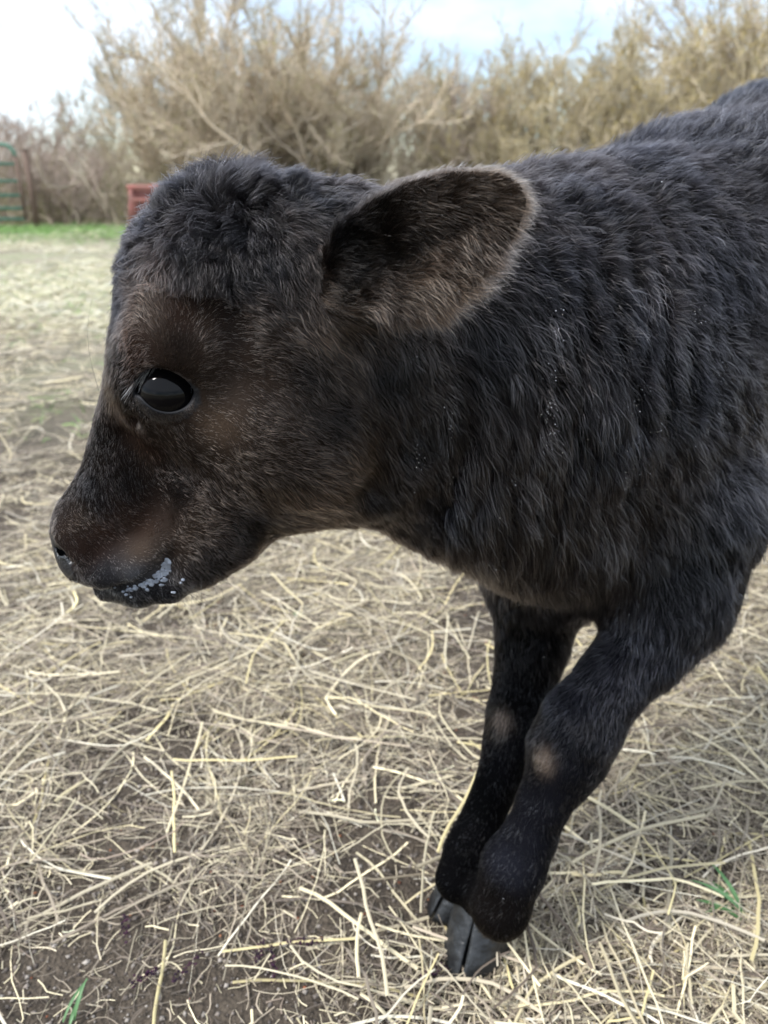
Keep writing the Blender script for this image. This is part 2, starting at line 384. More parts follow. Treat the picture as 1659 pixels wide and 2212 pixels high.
#        px    py    dx    dy   len  lift curl colour
ANCH = [(500,  375,  -.1, -1.0, 27, .95, .7, BLACK), (590,  410,  .5, -.6, 17, .7, .8, BLACK), (420,  420, -.5, -.8, 24, .9, .8, BLACK),
        (330,  480, -.8, -.5, 16, .8, .9, BLACK), (275,  570, -1., -.2, 11, .6, .8, BLACK), (260,  660, -.6,  .6,  9, .45, .6, BLACK),
        (250,  760, -.3,  .9,  7, .3, .4, BROWNBLK), (420,  520, -.2,  .7, 15, .5, .9, BLACK), (520,  500,  .3,  .8, 15, .5, .9, BLACK),
        (400,  590,  .0,  1., 13, .3, .5, BLACK), (500,  590,  .3,  1., 13, .25, .4, BLACK), (590,  560,  .4,  .9, 12, .25, .3, BLACK), (620, 650, .4, .9, 11, .2, .2, BROWNBLK),
        (330,  690, -.5, -.7,  6, .3, .3, TAUPE), (390,  680,  .0, -1.,  6, .2, .2, RED), (440,  690,  .6, -.7,  6, .2, .2, BROWN), (390, 740, .2, -.6, 5, .1, .1, BROWNBLK),
        (500,  720,  .8,  .2,  8, .15, .1, BROWNBLK), (460,  780,  1., -.1,  5, .12, .0, BROWN), (500,  850,  1.,  .15, 6, .12, .0, TAUPE), (480, 920, 1., .4, 6, .12, .0, TAN),
        (560,  800,  1.,  .2,  7, .12, .1, BROWN), (600,  900,  1.,  .5,  8, .15, .1, TAUPE), (560, 1000, .8,  .6,  8, .15, .1, BROWN), (660, 800, .9, .5, 9, .15, .1, BROWNBLK),
        (300,  760, -.6,  .4,  5, .15, .1, RED), (275,  860, -.4,  .9,  5, .2, .2, BROWNBLK), (300,  950,  .3,  1.,  6, .15, .1, RED), (380, 930, .9, .6, 6, .1, .0, BROWN),
        (215,  950, -.15, 1.,  6, .2, .2, BROWNBLK), (190, 1050, .0,  1.,  6, .2, .2, BLACK), (270, 1040, .4,  .9,  6, .1, .1, BROWNBLK), (210, 1090, .5, .8, 5.5, .1, .0, BLACK),
        (175, 1120, .5,  .5,  4.5, .15, .0, BROWN), (230, 1150, 1.,  .2,  5, .15, .0, RED), (200, 1190, .7,  .6, 4.5, .15, .0, RED), (300, 1130, 1., -.1, 5, .15, .1, RED),
        (300, 1195, 1., -.3,  5, .2, .0, TAN), (230, 1235, .8,  .5,  3.5, .2, .0, (.03, .031, .036)), (300, 1243, .8, .5, 3.5, .2, .0, (.12, .125, .14)),
        (380, 1060, 1.,  .1,  7, .12, .1, BROWNBLK), (440, 1130, 1.,  .2,  8, .15, .1, BROWN), (380, 1180, 1., .3, 5, .15, .1, BROWN), (340, 1285, .8, .6, 4, .3, .2, BLACK), (250, 1285, .2, 1., 4, .4, .2, (.05, .05, .052)),
        (450, 1225, .9,  .6,  9, .25, .3, BROWNBLK), (560, 1130,  .9,  .6, 10, .2, .2, BROWNBLK), (680, 1080, .9, .6, 12, .25, .2, BROWN),
        (720,  900,  .9,  .5, 10, .18, .1, BROWNBLK), (760, 1000,  .9,  .6, 13, .25, .2, BROWN), (700, 760, .5, .8, 12, .2, .2, BROWNBLK),
        (650,  690,  .4,  .9, 12, .2, .2, TAUPE), (690,  730,  .8,  .5, 12, .25, .3, TAN), (670, 560, .5, .7, 12, .2, .2, BROWNBLK), (680, 440, 1., .2, 12, .4, .4, BLACK),
        (840,  800,  .6,  .8, 15, .25, .3, BLACK), (900,  950,  .7,  .8, 17, .3, .3, BLACK), (820, 1080, .7, .8, 16, .3, .3, UND), (950, 1100, .6,  .9, 19, .35, .3, NECK),
        (1050, 750,  .6,  .7, 15, .25, .3, NECK), (1100, 950,  .5,  .9, 17, .3, .3, BROWNBLK), (1080, 1180, .1, 1., 20, .3, .3, UND), (1200, 1150, .1, 1., 20, .25, .3, BROWNBLK),
        (1200, 600,  .8,  .5, 14, .3, .4, NECK), (1250, 440,  .7, -.3, 13, .5, .5, NECK), (1400, 360,  .8, -.2, 13, .5, .5, NECK), (1550, 310, .8, -.1, 13, .45, .5, NECK), (1600, 215, .4, -.6, 13, .5, .5, BLACK),
        (1350, 700,  .8,  .6, 14, .3, .4, NECK), (1300, 950,  .6,  .9, 17, .3, .3, NECK), (1550, 600,  .7,  .7, 13, .3, .4, NECK), (1500, 850, .8, .7, 15, .3, .3, NECK),
        (1420, 1080, .4,  1., 20, .3, .3, BROWNBLK), (1320, 1180, .1, 1., 22, .3, .3, UND), (1580, 1100, .3, .9, 15, .3, .3, NECK), (1500, 1230, -.1, 1., 14, .25, .3, BLACK),
        (1560, 1290, -.3, 1., 12, .25, .3, NECK), (1420, 1420, -.4, 1., 11, .25, .2, LEG), (1300, 1520, -.4, 1., 9, .2, .1, LEG), (1180, 1560, -.2, 1., 8, .2, .1, LEG), (1230, 1700, -.3, 1., 6, .15, .1, LEG),
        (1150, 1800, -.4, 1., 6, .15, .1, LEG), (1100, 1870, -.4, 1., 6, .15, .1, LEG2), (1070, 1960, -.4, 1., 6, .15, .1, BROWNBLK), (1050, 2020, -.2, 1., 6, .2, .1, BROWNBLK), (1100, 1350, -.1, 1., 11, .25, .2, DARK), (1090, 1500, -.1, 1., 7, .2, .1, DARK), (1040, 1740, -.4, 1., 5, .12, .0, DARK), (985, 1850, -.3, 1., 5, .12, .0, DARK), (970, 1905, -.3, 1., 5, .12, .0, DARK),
        ]
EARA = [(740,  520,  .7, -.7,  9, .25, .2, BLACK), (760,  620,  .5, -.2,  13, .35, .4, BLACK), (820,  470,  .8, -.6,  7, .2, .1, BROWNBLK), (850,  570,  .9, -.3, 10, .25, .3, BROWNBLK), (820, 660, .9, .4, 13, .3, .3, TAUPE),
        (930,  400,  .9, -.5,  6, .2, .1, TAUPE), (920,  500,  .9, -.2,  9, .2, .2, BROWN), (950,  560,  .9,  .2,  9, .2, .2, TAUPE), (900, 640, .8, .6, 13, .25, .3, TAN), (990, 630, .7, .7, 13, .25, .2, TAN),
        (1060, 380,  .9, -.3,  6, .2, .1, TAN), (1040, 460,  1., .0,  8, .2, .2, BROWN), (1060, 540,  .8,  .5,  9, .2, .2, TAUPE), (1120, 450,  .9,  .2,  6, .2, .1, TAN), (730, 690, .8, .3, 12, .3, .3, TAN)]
def carry(A, mirror_neck=True):
    P, Dv, Q, C = [], [], [], []
    for px, py, dx, dy, ln, lf, cu, col in A:
        p = hit(px, py); e = nrm([dx, dy, 0]); q = at(px + e[0] * 12, py + e[1] * 12, p[1]) - p; q = nrm(q)
        P.append(p); Dv.append(q); Q.append((ln * .001, lf, cu)); C.append(col)
        fp = p.copy(); fq = q.copy()
        if p[0] < .13: fp[1] = 2 * HY - p[1]; fq[1] = -fq[1]
        else:
            o = p - np.array([.255, .735, p[2]]); k = o @ NN; fp = p - 2 * k * NN
        P.append(fp); Dv.append(fq); Q.append((ln * .001, lf, cu)); C.append(col)
    return np.array(P), np.array(Dv), np.array(Q), np.array(C)
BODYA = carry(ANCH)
# rump, flank, belly and hind legs
_x = [(_b * [1, 1, 0] + s_ * .12 * NN + k * D + [0, 0, z], d_, (l_, .3, .3), NECK) for s_ in (1, -1) for k, z, d_, l_ in
      ((-.30, .70, (.7, .5, -.5), .014), (-.30, .48, (.6, .5, -.7), .016), (0, .72, (.7, .6, -.4), .014), (0, .5, (.2, .2, -1), .014), (.05, .3, (0, 0, -1), .008), (.05, .1, (0, 0, -1), .005))]
BODYA = tuple(np.concatenate([a, np.array([nrm(q[i]) if i == 1 else q[i] for q in _x])]) for i, a in enumerate(BODYA))
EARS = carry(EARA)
def idw(P, A, pw=3.2):
    outs = [np.zeros((len(P), 3)) for _ in range(3)]
    for s0 in range(0, len(P), 40000):
        q = P[s0:s0 + 40000]
        d2 = ((q[:, None, :] - A[0][None]) ** 2).sum(2); wt = 1 / (d2 + 8e-5) ** (pw / 2); wt /= wt.sum(1)[:, None]
        for k in range(3): outs[k][s0:s0 + 40000] = wt @ A[k + 1]
    return outs
_ep = np.array([at(x, y, .425)[[0, 2]] for x, y in EAR]); 
def in_ear(P, Nm=None):
    x, z = P[:, 0], P[:, 2]; ins = np.zeros(len(P), bool)
    for i in range(len(_ep)):
        a, b = _ep[i] , _ep[(i + 1) % len(_ep)]
        a = a + (a - _ep.mean(0)) * .06; b = b + (b - _ep.mean(0)) * .06
        c = (a[1] > z) != (b[1] > z)
        with np.errstate(divide='ignore', invalid='ignore'): ins ^= c & (x < (b[0] - a[0]) * (z - a[1]) / (b[1] - a[1]) + a[0])
    ba = _ep[0] * .5 + _ep[-1] * .5; tip = at(1135, 420, .425)[[0, 2]]; u = nrm(tip - ba); t = ((x - ba[0]) * u[0] + (z - ba[1]) * u[1]) / np.linalg.norm(tip - ba)
    yn = .470 - .040 * t; yf = .522 + .115 * t
    return ins & ((P[:, 1] < yn + .004) | ((P[:, 1] > yf - .012) & (P[:, 1] < yf + .06) & (x < .12)))
def coat_fields(P):
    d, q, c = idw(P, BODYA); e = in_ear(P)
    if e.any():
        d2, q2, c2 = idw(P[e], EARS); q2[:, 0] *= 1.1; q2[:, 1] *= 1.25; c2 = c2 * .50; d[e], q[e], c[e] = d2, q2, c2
    return d, q, c, e
def bare(P):                                # 1 where no hair grows: nose, mouth, sockets, hooves
    b = (P[:, 2] < .036).astype(float)
    for f in (lambda p: p, far):
        for px, py, lt, r in ((132, 1180, .024, .0135), (150, 1215, .022, .0115), (172, 1248, .020, .007), (330, 1250, .044, .0035), (352, 1222, .046, .0035), (300, 1262, .04, .0035)):
            b = np.maximum(b, ((P - f(HP(px, py, lt))) ** 2).sum(1) < r * r)
        q = (P - f(HP(366, 844, .062))) / [.0210, .02, .0172]; b = np.maximum(b, (q ** 2).sum(1) < 1)
    mid = (P[:, 0] < HP(150, 1180)[0]) & (P[:, 2] < HP(150, 1135)[2]); b = np.maximum(b, mid)
    return b
d_, q_, c_, e_ = coat_fields(BV)
nb = bare(BV)
base = c_ * .38 * (1 + .25 * value_noise(BV, 60, 2))[:, None]
noseskin = np.array([.012, .0125, .015]); base = np.where((nb > 0)[:, None], noseskin * np.where(BV[:, 2] > .56, .45, 1)[:, None], base)
base = np.where(((nb > 0) & (BV[:, 2] > HP(366, 812, .06)[2]))[:, None], np.array([.030, .024, .022]), base)
for f in (lambda p: p, far): base[(((BV - f(HP(151, 1186, .022))) ** 2).sum(1) < .0098 ** 2)] *= .15  # nostril shade painted in: skin colour darkened inside the hole
for kp in (hit(1175, 1645), hit(1083, 1560)):
    m = np.clip(1.5 * np.exp(-(((BV - kp) / [.008, .009, .0105]) ** 2).sum(1)) * (1 + .5 * value_noise(BV, 150, 8)), 0, 1)[:, None]; base = base * (1 - m) + np.array([.062, .047, .038]) * m
calf = empty('calf', (0.30, 0.78, 0.0))
tag(calf, 'black-brown fuzzy calf standing in profile with its head lowered over straw', 'calf')
m_skin = attr_mat('calf_skin', rough=.5, spec=.25)
_t = m_skin.node_tree; _a = _t.nodes.new('ShaderNodeAttribute'); _a.attribute_name = 'rough'
_t.links.new(_a.outputs['Fac'], _t.nodes['Principled BSDF'].inputs['Roughness'])
_sp = _t.nodes.new('ShaderNodeMapRange'); _sp.inputs['From Min'].default_value = .32; _sp.inputs['From Max'].default_value = .75; _sp.inputs['To Min'].default_value = .5; _sp.inputs['To Max'].default_value = .03
_t.links.new(_a.outputs['Fac'], _sp.inputs['Value']); _t.links.new(_sp.outputs['Result'], _t.nodes['Principled BSDF'].inputs['Specular IOR Level'])
_n = _t.nodes.new('ShaderNodeTexVoronoi'); _n.inputs['Scale'].default_value = 700; _bp = _t.nodes.new('ShaderNodeBump'); _bp.inputs['Strength'].default_value = .5; _bp.inputs['Distance'].default_value = .0008
_tc = _t.nodes.new('ShaderNodeTexCoord'); _t.links.new(_tc.outputs['Object'], _n.inputs['Vector']); _t.links.new(_n.outputs['Distance'], _bp.inputs['Height']); _t.links.new(_bp.outputs['Normal'], _t.nodes['Principled BSDF'].inputs['Normal'])
body = mesh_obj('body', BV - np.array(calf.location), BF, m_skin, None); body.parent = calf
def pcol(me, col, name='Col', dom='POINT'):
    a = me.attributes.new(name, 'FLOAT_COLOR', dom); a.data.foreach_set('color', np.concatenate([np.clip(col, 0, 1), np.ones((len(col), 1))], 1).astype(np.float32).ravel())
pcol(body.data, base)
_r = body.data.attributes.new('rough', 'FLOAT', 'POINT'); _r.data.foreach_set('value', np.where(nb > 0, np.where(BV[:, 2] > .56, .6, .32), .75).astype(np.float32))
CO = np.array(calf.location)

# ---- the coat: real strands rooted on the skin
def strands(name, pts, rad, col, material, parent, off=CO):
    """pts (n, k, 3), rad (n, k), col (n, 3)"""
    n, k, _ = pts.shape
    cu = bpy.data.hair_curves.new(name); cu.add_curves([k] * n)
    cu.attributes['position'].data.foreach_set('vector', (pts - off).astype(np.float32).ravel())
    ra = cu.attributes.get('radius') or cu.attributes.new('radius', 'FLOAT', 'POINT'); ra.data.foreach_set('value', rad.astype(np.float32).ravel())
    pcol(cu, col, 'Col', 'CURVE'); cu.materials.append(material)
    o = bpy.data.objects.new(name, cu); S.collection.objects.link(o)
    if parent: o.parent = parent
    return o
def hair_mat(name, rough=.19, rad=.40, coat=0.0, ior=1.345):
    m = bpy.data.materials.new(name); m.use_nodes = True; t = m.node_tree; t.nodes.clear()
    h = t.nodes.new('ShaderNodeBsdfHairPrincipled'); h.model = 'CHIANG'; h.parametrization = 'COLOR'
    h.inputs['Roughness'].default_value = rough; h.inputs['Radial Roughness'].default_value = rad
    h.inputs['Coat'].default_value = coat; h.inputs['IOR'].default_value = ior; h.inputs['Random Roughness'].default_value = .2
    a = t.nodes.new('ShaderNodeAttribute'); a.attribute_name = 'Col'; o = t.nodes.new('ShaderNodeOutputMaterial')
    if name == 'coat_hair':
        b = t.nodes.new('ShaderNodeAttribute'); b.attribute_name = 'gloss'; t.links.new(b.outputs['Fac'], h.inputs['IOR'])
    t.links.new(a.outputs['Color'], h.inputs['Color']); t.links.new(h.outputs[0], o.inputs['Surface']); return m
def grow(n_hair, k=5):
    T = np.concatenate([BF[:, [0, 1, 2]], BF[:, [0, 2, 3]]])
    A_, B_, C_ = BV[T[:, 0]], BV[T[:, 1]], BV[T[:, 2]]
    ar = np.linalg.norm(np.cross(B_ - A_, C_ - A_), axis=1); cen = (A_ + B_ + C_) / 3; cn = BN[T[:, 0]]
    tocam = CAM + [0, 0, 0] - cen; dist = np.linalg.norm(tocam, axis=1); face = (cn * tocam).sum(1) / dist
    wgt = ar * np.where(face > -.35, 1.0, .22) * np.where(dist < .75, 1.0, .55) * np.where(cen[:, 0] < .03, 2.2, 1.0)
    wgt *= np.where(cen[:, 0] > .55, .35, 1.0) * (1 - nb[T[:, 0]])
    cum = np.cumsum(wgt); ti = np.searchsorted(cum, rng.random(n_hair) * cum[-1]); ti = np.minimum(ti, len(T) - 1)
    r1, r2 = rng.random(n_hair), rng.random(n_hair); sw = r1 + r2 > 1; r1[sw] = 1 - r1[sw]; r2[sw] = 1 - r2[sw]
    P = A_[ti] + (B_ - A_)[ti] * r1[:, None] + (C_ - A_)[ti] * r2[:, None]
    Nn = BN[T[ti, 0]] * (1 - r1 - r2)[:, None] + BN[T[ti, 1]] * r1[:, None] + BN[T[ti, 2]] * r2[:, None]
    Nn /= np.linalg.norm(Nn, axis=1)[:, None]
    d, q, c, e = coat_fields(P)
    fa, fm = folds(P)
    ln, lf, cu = q[:, 0], q[:, 1], q[:, 2]
    # wander of the lay of the coat
    ang = value_noise(P, 55, 21) * (.4 + cu * .8) + value_noise(P, 170, 22) * (.30 + cu * .7) + rng.normal(0, .22, n_hair)
    d = d - Nn * (d * Nn).sum(1)[:, None]; d /= np.maximum(np.linalg.norm(d, axis=1), 1e-6)[:, None]
    b = np.cross(Nn, d); d = d * np.cos(ang)[:, None] + b * np.sin(ang)[:, None]
    lf = np.clip(lf * (1 + .5 * value_noise(P, 90, 23) + .5 * value_noise(P, 260, 26)) + rng.normal(0, .07, n_hair), .03, 1)
    nk = smooth(.02, .07, P[:, 0]) * (P[:, 2] > .33); ln = ln * (1 + .35 * nk); lf = lf * (1 + .35 * nk)
    ln = ln * np.where((P[:, 0] < .02) & (ln < .011), .82, 1)
    ln = ln * (.55 + .6 * rng.random(n_hair)) * (1 + .22 * value_noise(P, 70, 24)) * (1 + .35 * fa * fm)
    guard = rng.random(n_hair) < .13; lf = np.where(guard, np.clip(lf * 1.25 + .06, 0, 1), lf); ln = np.where(guard, ln * 1.12, ln)
    long_ = rng.random(n_hair) < .015; ln = np.where(long_, ln * 1.45, ln)
    th = lf * 1.45
    out = np.zeros((n_hair, k, 3)); out[:, 0] = P - Nn * .0006
    pos = out[:, 0].copy(); curlph = rng.random(n_hair) * 6.28; side = np.cross(Nn, d)
    cph = value_noise(P, 240, 31) * 3.0
    for i in range(1, k):
        t = i / (k - 1); a = th * (1 - .55 * t)
        dr = d * np.cos(a)[:, None] + Nn * np.sin(a)[:, None]
        w_ = cu * 1.1 * np.sin(t * 3.6 + cph); dr = dr + [0, 0, -1] * (t * 1.1 * np.clip((ln - .008) / .014, 0, 1) * (lf < .62))[:, None] + side * w_[:, None] + Nn * (cu * .35 * np.cos(t * 4.5 + cph * 1.7 + curlph * .15))[:, None]
        dr /= np.linalg.norm(dr, axis=1)[:, None]; pos = pos + dr * (ln / (k - 1))[:, None]; out[:, i] = pos
    # locks: neighbouring tips lean together
    for cell, amt in ((.0085, .50), (.0036, .55), (.0014, .45)):
        g = np.floor(P / cell + value_noise(P, 1 / (cell * 3), 41)[:, None] * .5).astype(np.int64)
        key = (g[:, 0] * 73856093) ^ (g[:, 1] * 19349663) ^ (g[:, 2] * 83492791)
        _, inv = np.unique(key, return_inverse=True); cnt = np.bincount(inv).astype(float)
        m = ln / .016
        for i in range(1, k):
            t = i / (k - 1); cen_ = np.stack([np.bincount(inv, out[:, i, a]) / cnt for a in range(3)], 1)[inv]
            wl = np.where(guard, .5, 1) * np.where(q[:, 1] > .7, .7, 1) * np.where(e, .35, 1) * np.clip(amt * t ** 1.3 * np.clip(m, .25, 1), 0, .9) * (.5 + .5 * rng.random(n_hair))
            out[:, i] += (cen_ - out[:, i]) * wl[:, None]
    # keep strands out of the skin and off the ground
    rad = np.linspace(1, .25, k)[None] * (rng.uniform(.75, 1.2, n_hair) * np.where(e, .00010, .00011) * np.clip(ln / .009, .85, 1.1))[:, None]
    rad = rad * np.where(guard, np.where(P[:, 0] < .02, 1.45, 1.8), 1.0)[:, None]
    out[:, :, 2] = np.maximum(out[:, :, 2], .012)
    jit = np.exp(rng.normal(0, .5, n_hair)) * (1 + .3 * value_noise(P, 40, 51))
    c = c * jit[:, None] * np.where(guard, np.where(P[:, 2] < .30, 1.2, 2.6), .72)[:, None] + guard[:, None] * .0015
    pale = rng.random(n_hair) < .02; c = np.where(pale[:, None], c * 3.2 + .01, c)
    # worn tan patches on the knees
    for kp in (hit(1175, 1645), hit(1083, 1560)):
        m = np.clip(1.6 * np.exp(-(((P - kp) / [.009, .010, .012]) ** 2).sum(1)), 0, 1)[:, None]; c = c * (1 - m) + np.array(PATCH) * m
    sheen = np.clip(value_noise(P, 38, 71) + .6 * value_noise(P, 95, 72) + .35 * fa * fm, 0, 1) * smooth(.0, .05, P[:, 0]) * (P[:, 2] > .35)  # patches and fold crests made glossier to imitate silvery highlights
    ior = 1.245 + .13 * guard + .36 * guard * sheen + .03 * sheen
    return out, rad, c, ior
if True:
    NH = 1000000
    hp, hr, hc, hi = grow(NH)
    coat = strands('coat', hp, hr, hc, hair_mat('coat_hair'), calf)
    _g = coat.data.attributes.new('gloss', 'FLOAT', 'CURVE'); _g.data.foreach_set('value', hi.astype(np.float32))

# ---- eyes
m_eye = mat('eye_wet', (.002, .0018, .002), .05, .13)
m_lid = attr_mat('eyelid_skin', .6, .22)
def uvsphere(c, r, nu=40, nv=28, sc=(1, 1, 1)):
    V, F = [], []
    for j in range(nv + 1):
        a = math.pi * j / nv
        for i in range(nu):
            b = 2 * math.pi * i / nu; V.append((c[0] + r * sc[0] * math.sin(a) * math.cos(b), c[1] + r * sc[1] * math.cos(a), c[2] + r * sc[2] * math.sin(a) * math.sin(b)))
    for j in range(nv):
        for i in range(nu): F.append((j * nu + i, j * nu + (i + 1) % nu, (j + 1) * nu + (i + 1) % nu, (j + 1) * nu + i))
    return np.array(V), F
EC = HP(366, 846, .0515); ER = .0192
def onball(px, py, off=.0):
    r = ray(px, py); r /= np.linalg.norm(r); oc = CAM - EC; b = oc @ r; c = oc @ oc - (ER + off) ** 2; dsc = b * b - c
    t = -b - math.sqrt(max(dsc, 0)); return CAM + r * t
INR = [(293, 836), (302, 814), (320, 796), (344, 787), (367, 786), (391, 792), (409, 808), (417, 833), (413, 856), (402, 873), (384, 884), (362, 888), (339, 883), (321, 871), (307, 856), (298, 848)]
OUT = [(276, 846), (284, 814), (304, 789), (332, 773), (365, 768), (398, 775), (426, 793), (441, 826), (440, 858), (424, 888), (396, 908), (364, 914), (330, 907), (303, 892), (284, 876), (274, 862)]
def resample(P, n):
    P = np.array(P, float); Q = np.concatenate([P[-2:], P, P[:3]]); r = []
    for i in range(n):
        u = i / n * len(P); k = int(u); f = u - k; a, b, c, d = Q[k + 1], Q[k + 2], Q[k + 3], Q[k + 4]
        r.append(.5 * ((2 * b) + (-a + c) * f + (2 * a - 5 * b + 4 * c - d) * f * f + (-a + 3 * b - 3 * c + d) * f ** 3))
    return np.array(r)
def eyelid_mesh():
    n, m = 72, 9; I, O = resample(INR, n), resample(OUT, n); V = []
    cam_dir = nrm(CAM - EC)
    for i in range(n):
        p = onball(*I[i], off=-.0008); q = hit(*O[i], off=-.0012)
        up = I[i][1] < 846
        ra = nrm(ray(*I[i]))
        for j in range(m):
            t = j / (m - 1); x = p + (q - p) * t
            bul = math.sin(math.pi * min(1, t * 1.12) ** .62) * (.0040 if up else .0028)
            bul += (-.0011 if up else -.0004) * math.exp(-((t - .72) / .09) ** 2) + math.sin(t * 24 + i * .3) * .00012
            x = x + cam_dir * bul; e_ = x - EC; r_ = np.linalg.norm(e_); lim = ER + .0007 * min(1, t * 5)
            V.append(EC + e_ / r_ * max(r_, lim))
    F = [(i * m + j, ((i + 1) % n) * m + j, ((i + 1) % n) * m + j + 1, i * m + j + 1) for i in range(n) for j in range(m - 1)]
    return np.array(V), F
ev, ef = uvsphere(EC, ER); lv, lf_ = eyelid_mesh()
_t = np.tile(np.linspace(0, 1, 9), 72); _a = np.repeat(np.arange(72) / 72, 9); _up = (_a > .03) & (_a < .47)
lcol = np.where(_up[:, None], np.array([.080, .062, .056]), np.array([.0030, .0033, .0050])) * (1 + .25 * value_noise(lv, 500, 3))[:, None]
lcol[_t < .12] = (.004, .004, .005); lcol[(np.abs(_t - .75) < .07) & _up] *= .3  # upper lid lightened as a painted highlight, its crease darkened as painted shade
lash_m = hair_mat('lash_hair', .25)
for mirror in (0, 1):
    f = (lambda V: np.stack([V[:, 0], 2 * HY - V[:, 1], V[:, 2]], 1)) if mirror else (lambda V: V)
    eye = mesh_obj('eye', f(ev) - CO, ef, m_eye, None); eye.parent = calf
    lid = mesh_obj('eyelid', f(lv) - CO, lf_, m_lid, None); lid.parent = eye; pcol(lid.data, lcol)
    # short fuzz on the lids
    n = 5200; I_ = rng.integers(0, 72, n); tt = 1 - rng.random(n) ** .8 * .80; J = np.minimum((tt * 8).astype(int), 7); fr_ = (tt * 8 - J)[:, None]; fi = rng.random(n)[:, None]
    q0 = lv[I_ * 9 + J] * (1 - fr_) + lv[I_ * 9 + J + 1] * fr_; q1 = lv[(I_ + 1) % 72 * 9 + J] * (1 - fr_) + lv[(I_ + 1) % 72 * 9 + J + 1] * fr_; r0 = q0 * (1 - fi) + q1 * fi
    dd = lv[I_ * 9 + 8] - lv[I_ * 9]; dd /= np.linalg.norm(dd, axis=1)[:, None]; dd = dd + nrm(CAM - EC) * .28 + rng.normal(0, .22, (n, 3)) + np.array([.35, 0, 0]); dd /= np.linalg.norm(dd, axis=1)[:, None]
    fz = r0[:, None] + dd[:, None] * (np.linspace(0, 1, 3)[None, :, None] * (rng.uniform(.0015, .0038, n) * tt)[:, None, None]); fz = f(fz.reshape(-1, 3)).reshape(fz.shape)
    strands('lid_fuzz', fz, np.linspace(.00010, .00003, 3)[None] * np.ones((n, 1)), np.array([[.026, .019, .016]]) * np.exp(rng.normal(0, .6, (n, 1))) , lash_m, lid)
    # lashes
    n = 170; k = 6; I = resample(INR, 72); LP, LR, LC = [], [], []
    for i in range(n):
        u = rng.uniform(.02, .43) * 72; px, py = I[int(u)]; st = rng.random() < (.6 if px < 330 else .24)
        p0 = onball(px + rng.normal(0, 1.5), py + rng.normal(0, 2) - 2, .0012)
        lng = rng.uniform(.006, .0105) * (1.9 if st else 1); fr = (px - 296) / 115
        dv = nrm([-.75 + .75 * fr + rng.normal(0, .12), -.75, -.75 + rng.normal(0, .12)]); pts = []; pos = p0.copy()
        for j in range(k):
            pts.append(pos.copy()); dv = nrm(dv + np.array([0, .10, -.10 if not st else -.04])); pos = pos + dv * lng / k
        LP.append(pts); LR.append(np.linspace(.00015, .00004, k) * (1.1 if st else .9)); LC.append((.42, .40, .37) if st else (.006, .006, .007))
    LP = np.array(LP); LP = f(LP.reshape(-1, 3)).reshape(LP.shape)
    ls = strands('eyelashes', LP, np.array(LR), np.array(LC), lash_m, eye)

# ---- hooves
m_hoof = mat('hoof_horn', (.004, .0043, .005), .36, .4, noise=(.022, .0235, .025), scale=70, bump=.3)
def claw(c, fw, s):
    lt = np.array([-fw[1], fw[0], 0]) * s; V, F = [], []; nr, nc = 10, 32; hn = nc // 2
    for r in range(nr + 1):
        t = r / nr; z = .001 + .054 * t; toe = .058 - .040 * t ** 1.05; heel = -.030 + .005 * t; wd = .0345 - .0050 * t + .0012 * math.sin(t * math.pi)
        for k in range(nc):
            q = k / hn if k < hn else (nc - k) / hn; u = (1 - math.cos(math.pi * q)) / 2; fx = heel + (toe - heel) * u
            prof = (1 - u ** 3.0) ** .62 * (1 - (1 - u) ** 5) ** .5
            inn = .0007 + .0022 * max(0, u - .6) ** 2 * (1 - t) * 4
            l = inn + (wd - inn) * prof if k < hn else inn
            rim = .0005 * math.sin(t * 26) * (k < hn) + .0003 * math.sin(t * 70 + u * 5)
            V.append(np.array([c[0], c[1], 0]) + fw * (fx + rim) + lt * (l + rim) + np.array([0, 0, z + .012 * t * (1 - u) * -1]))
    for r in range(nr):
        for k in range(nc): F.append((r * nc + k, (r + 1) * nc + k, (r + 1) * nc + (k + 1) % nc, r * nc + (k + 1) % nc))
    F.append(tuple(range(nc))); F.append(tuple(nr * nc + k for k in range(nc))[::-1])
    return V, F
for h, hf in zip(HOOF, HF):
    V, F = [], []
    for s_ in (1, -1):
        v, f = claw(h, hf, s_); o = len(V)
        F += [tuple(o + i for i in (q if s_ > 0 else q[::-1])) for q in f]; V += v
    ho = mesh_obj('hoof', np.array(V) - CO, F, m_hoof, None); ho.parent = calf

# ---- milk froth at the corner of the mouth
m_milk = mat('milk', (.30, .33, .38), .3, .5, noise=(.16, .18, .22), scale=300, bump=.6)
FR = [(300, 1268), (318, 1248), (338, 1226), (356, 1206), (362, 1222), (371, 1238), (362, 1246), (348, 1244), (336, 1254), (326, 1256), (312, 1266)]
V, F = [], []; ML = np.array([(262, 1276), (300, 1266), (328, 1250), (350, 1226), (362, 1206)], float)
for _ in range(150):
    u_ = rng.random() ** .45 * 3.99; k_ = int(u_); p_ = ML[k_] + (ML[k_ + 1] - ML[k_]) * (u_ - k_); wd_ = (3.0, 5.0, 10.0, 8.0)[k_]
    p_ = p_ + np.array([.6, .8]) * abs(rng.normal(0, wd_)) + rng.normal(0, 1.2, 2)
    v, f = uvsphere(hit(p_[0], p_[1], .0002), rng.uniform(.0007, .0016), 8, 5, (1.4, .35, 1)); o = len(V); V += list(v); F += [tuple(o + i for i in q) for q in f]
fr = mesh_obj('milk_froth', np.array(V) - CO, F, m_milk, None); fr.parent = calf
V, F = [], []
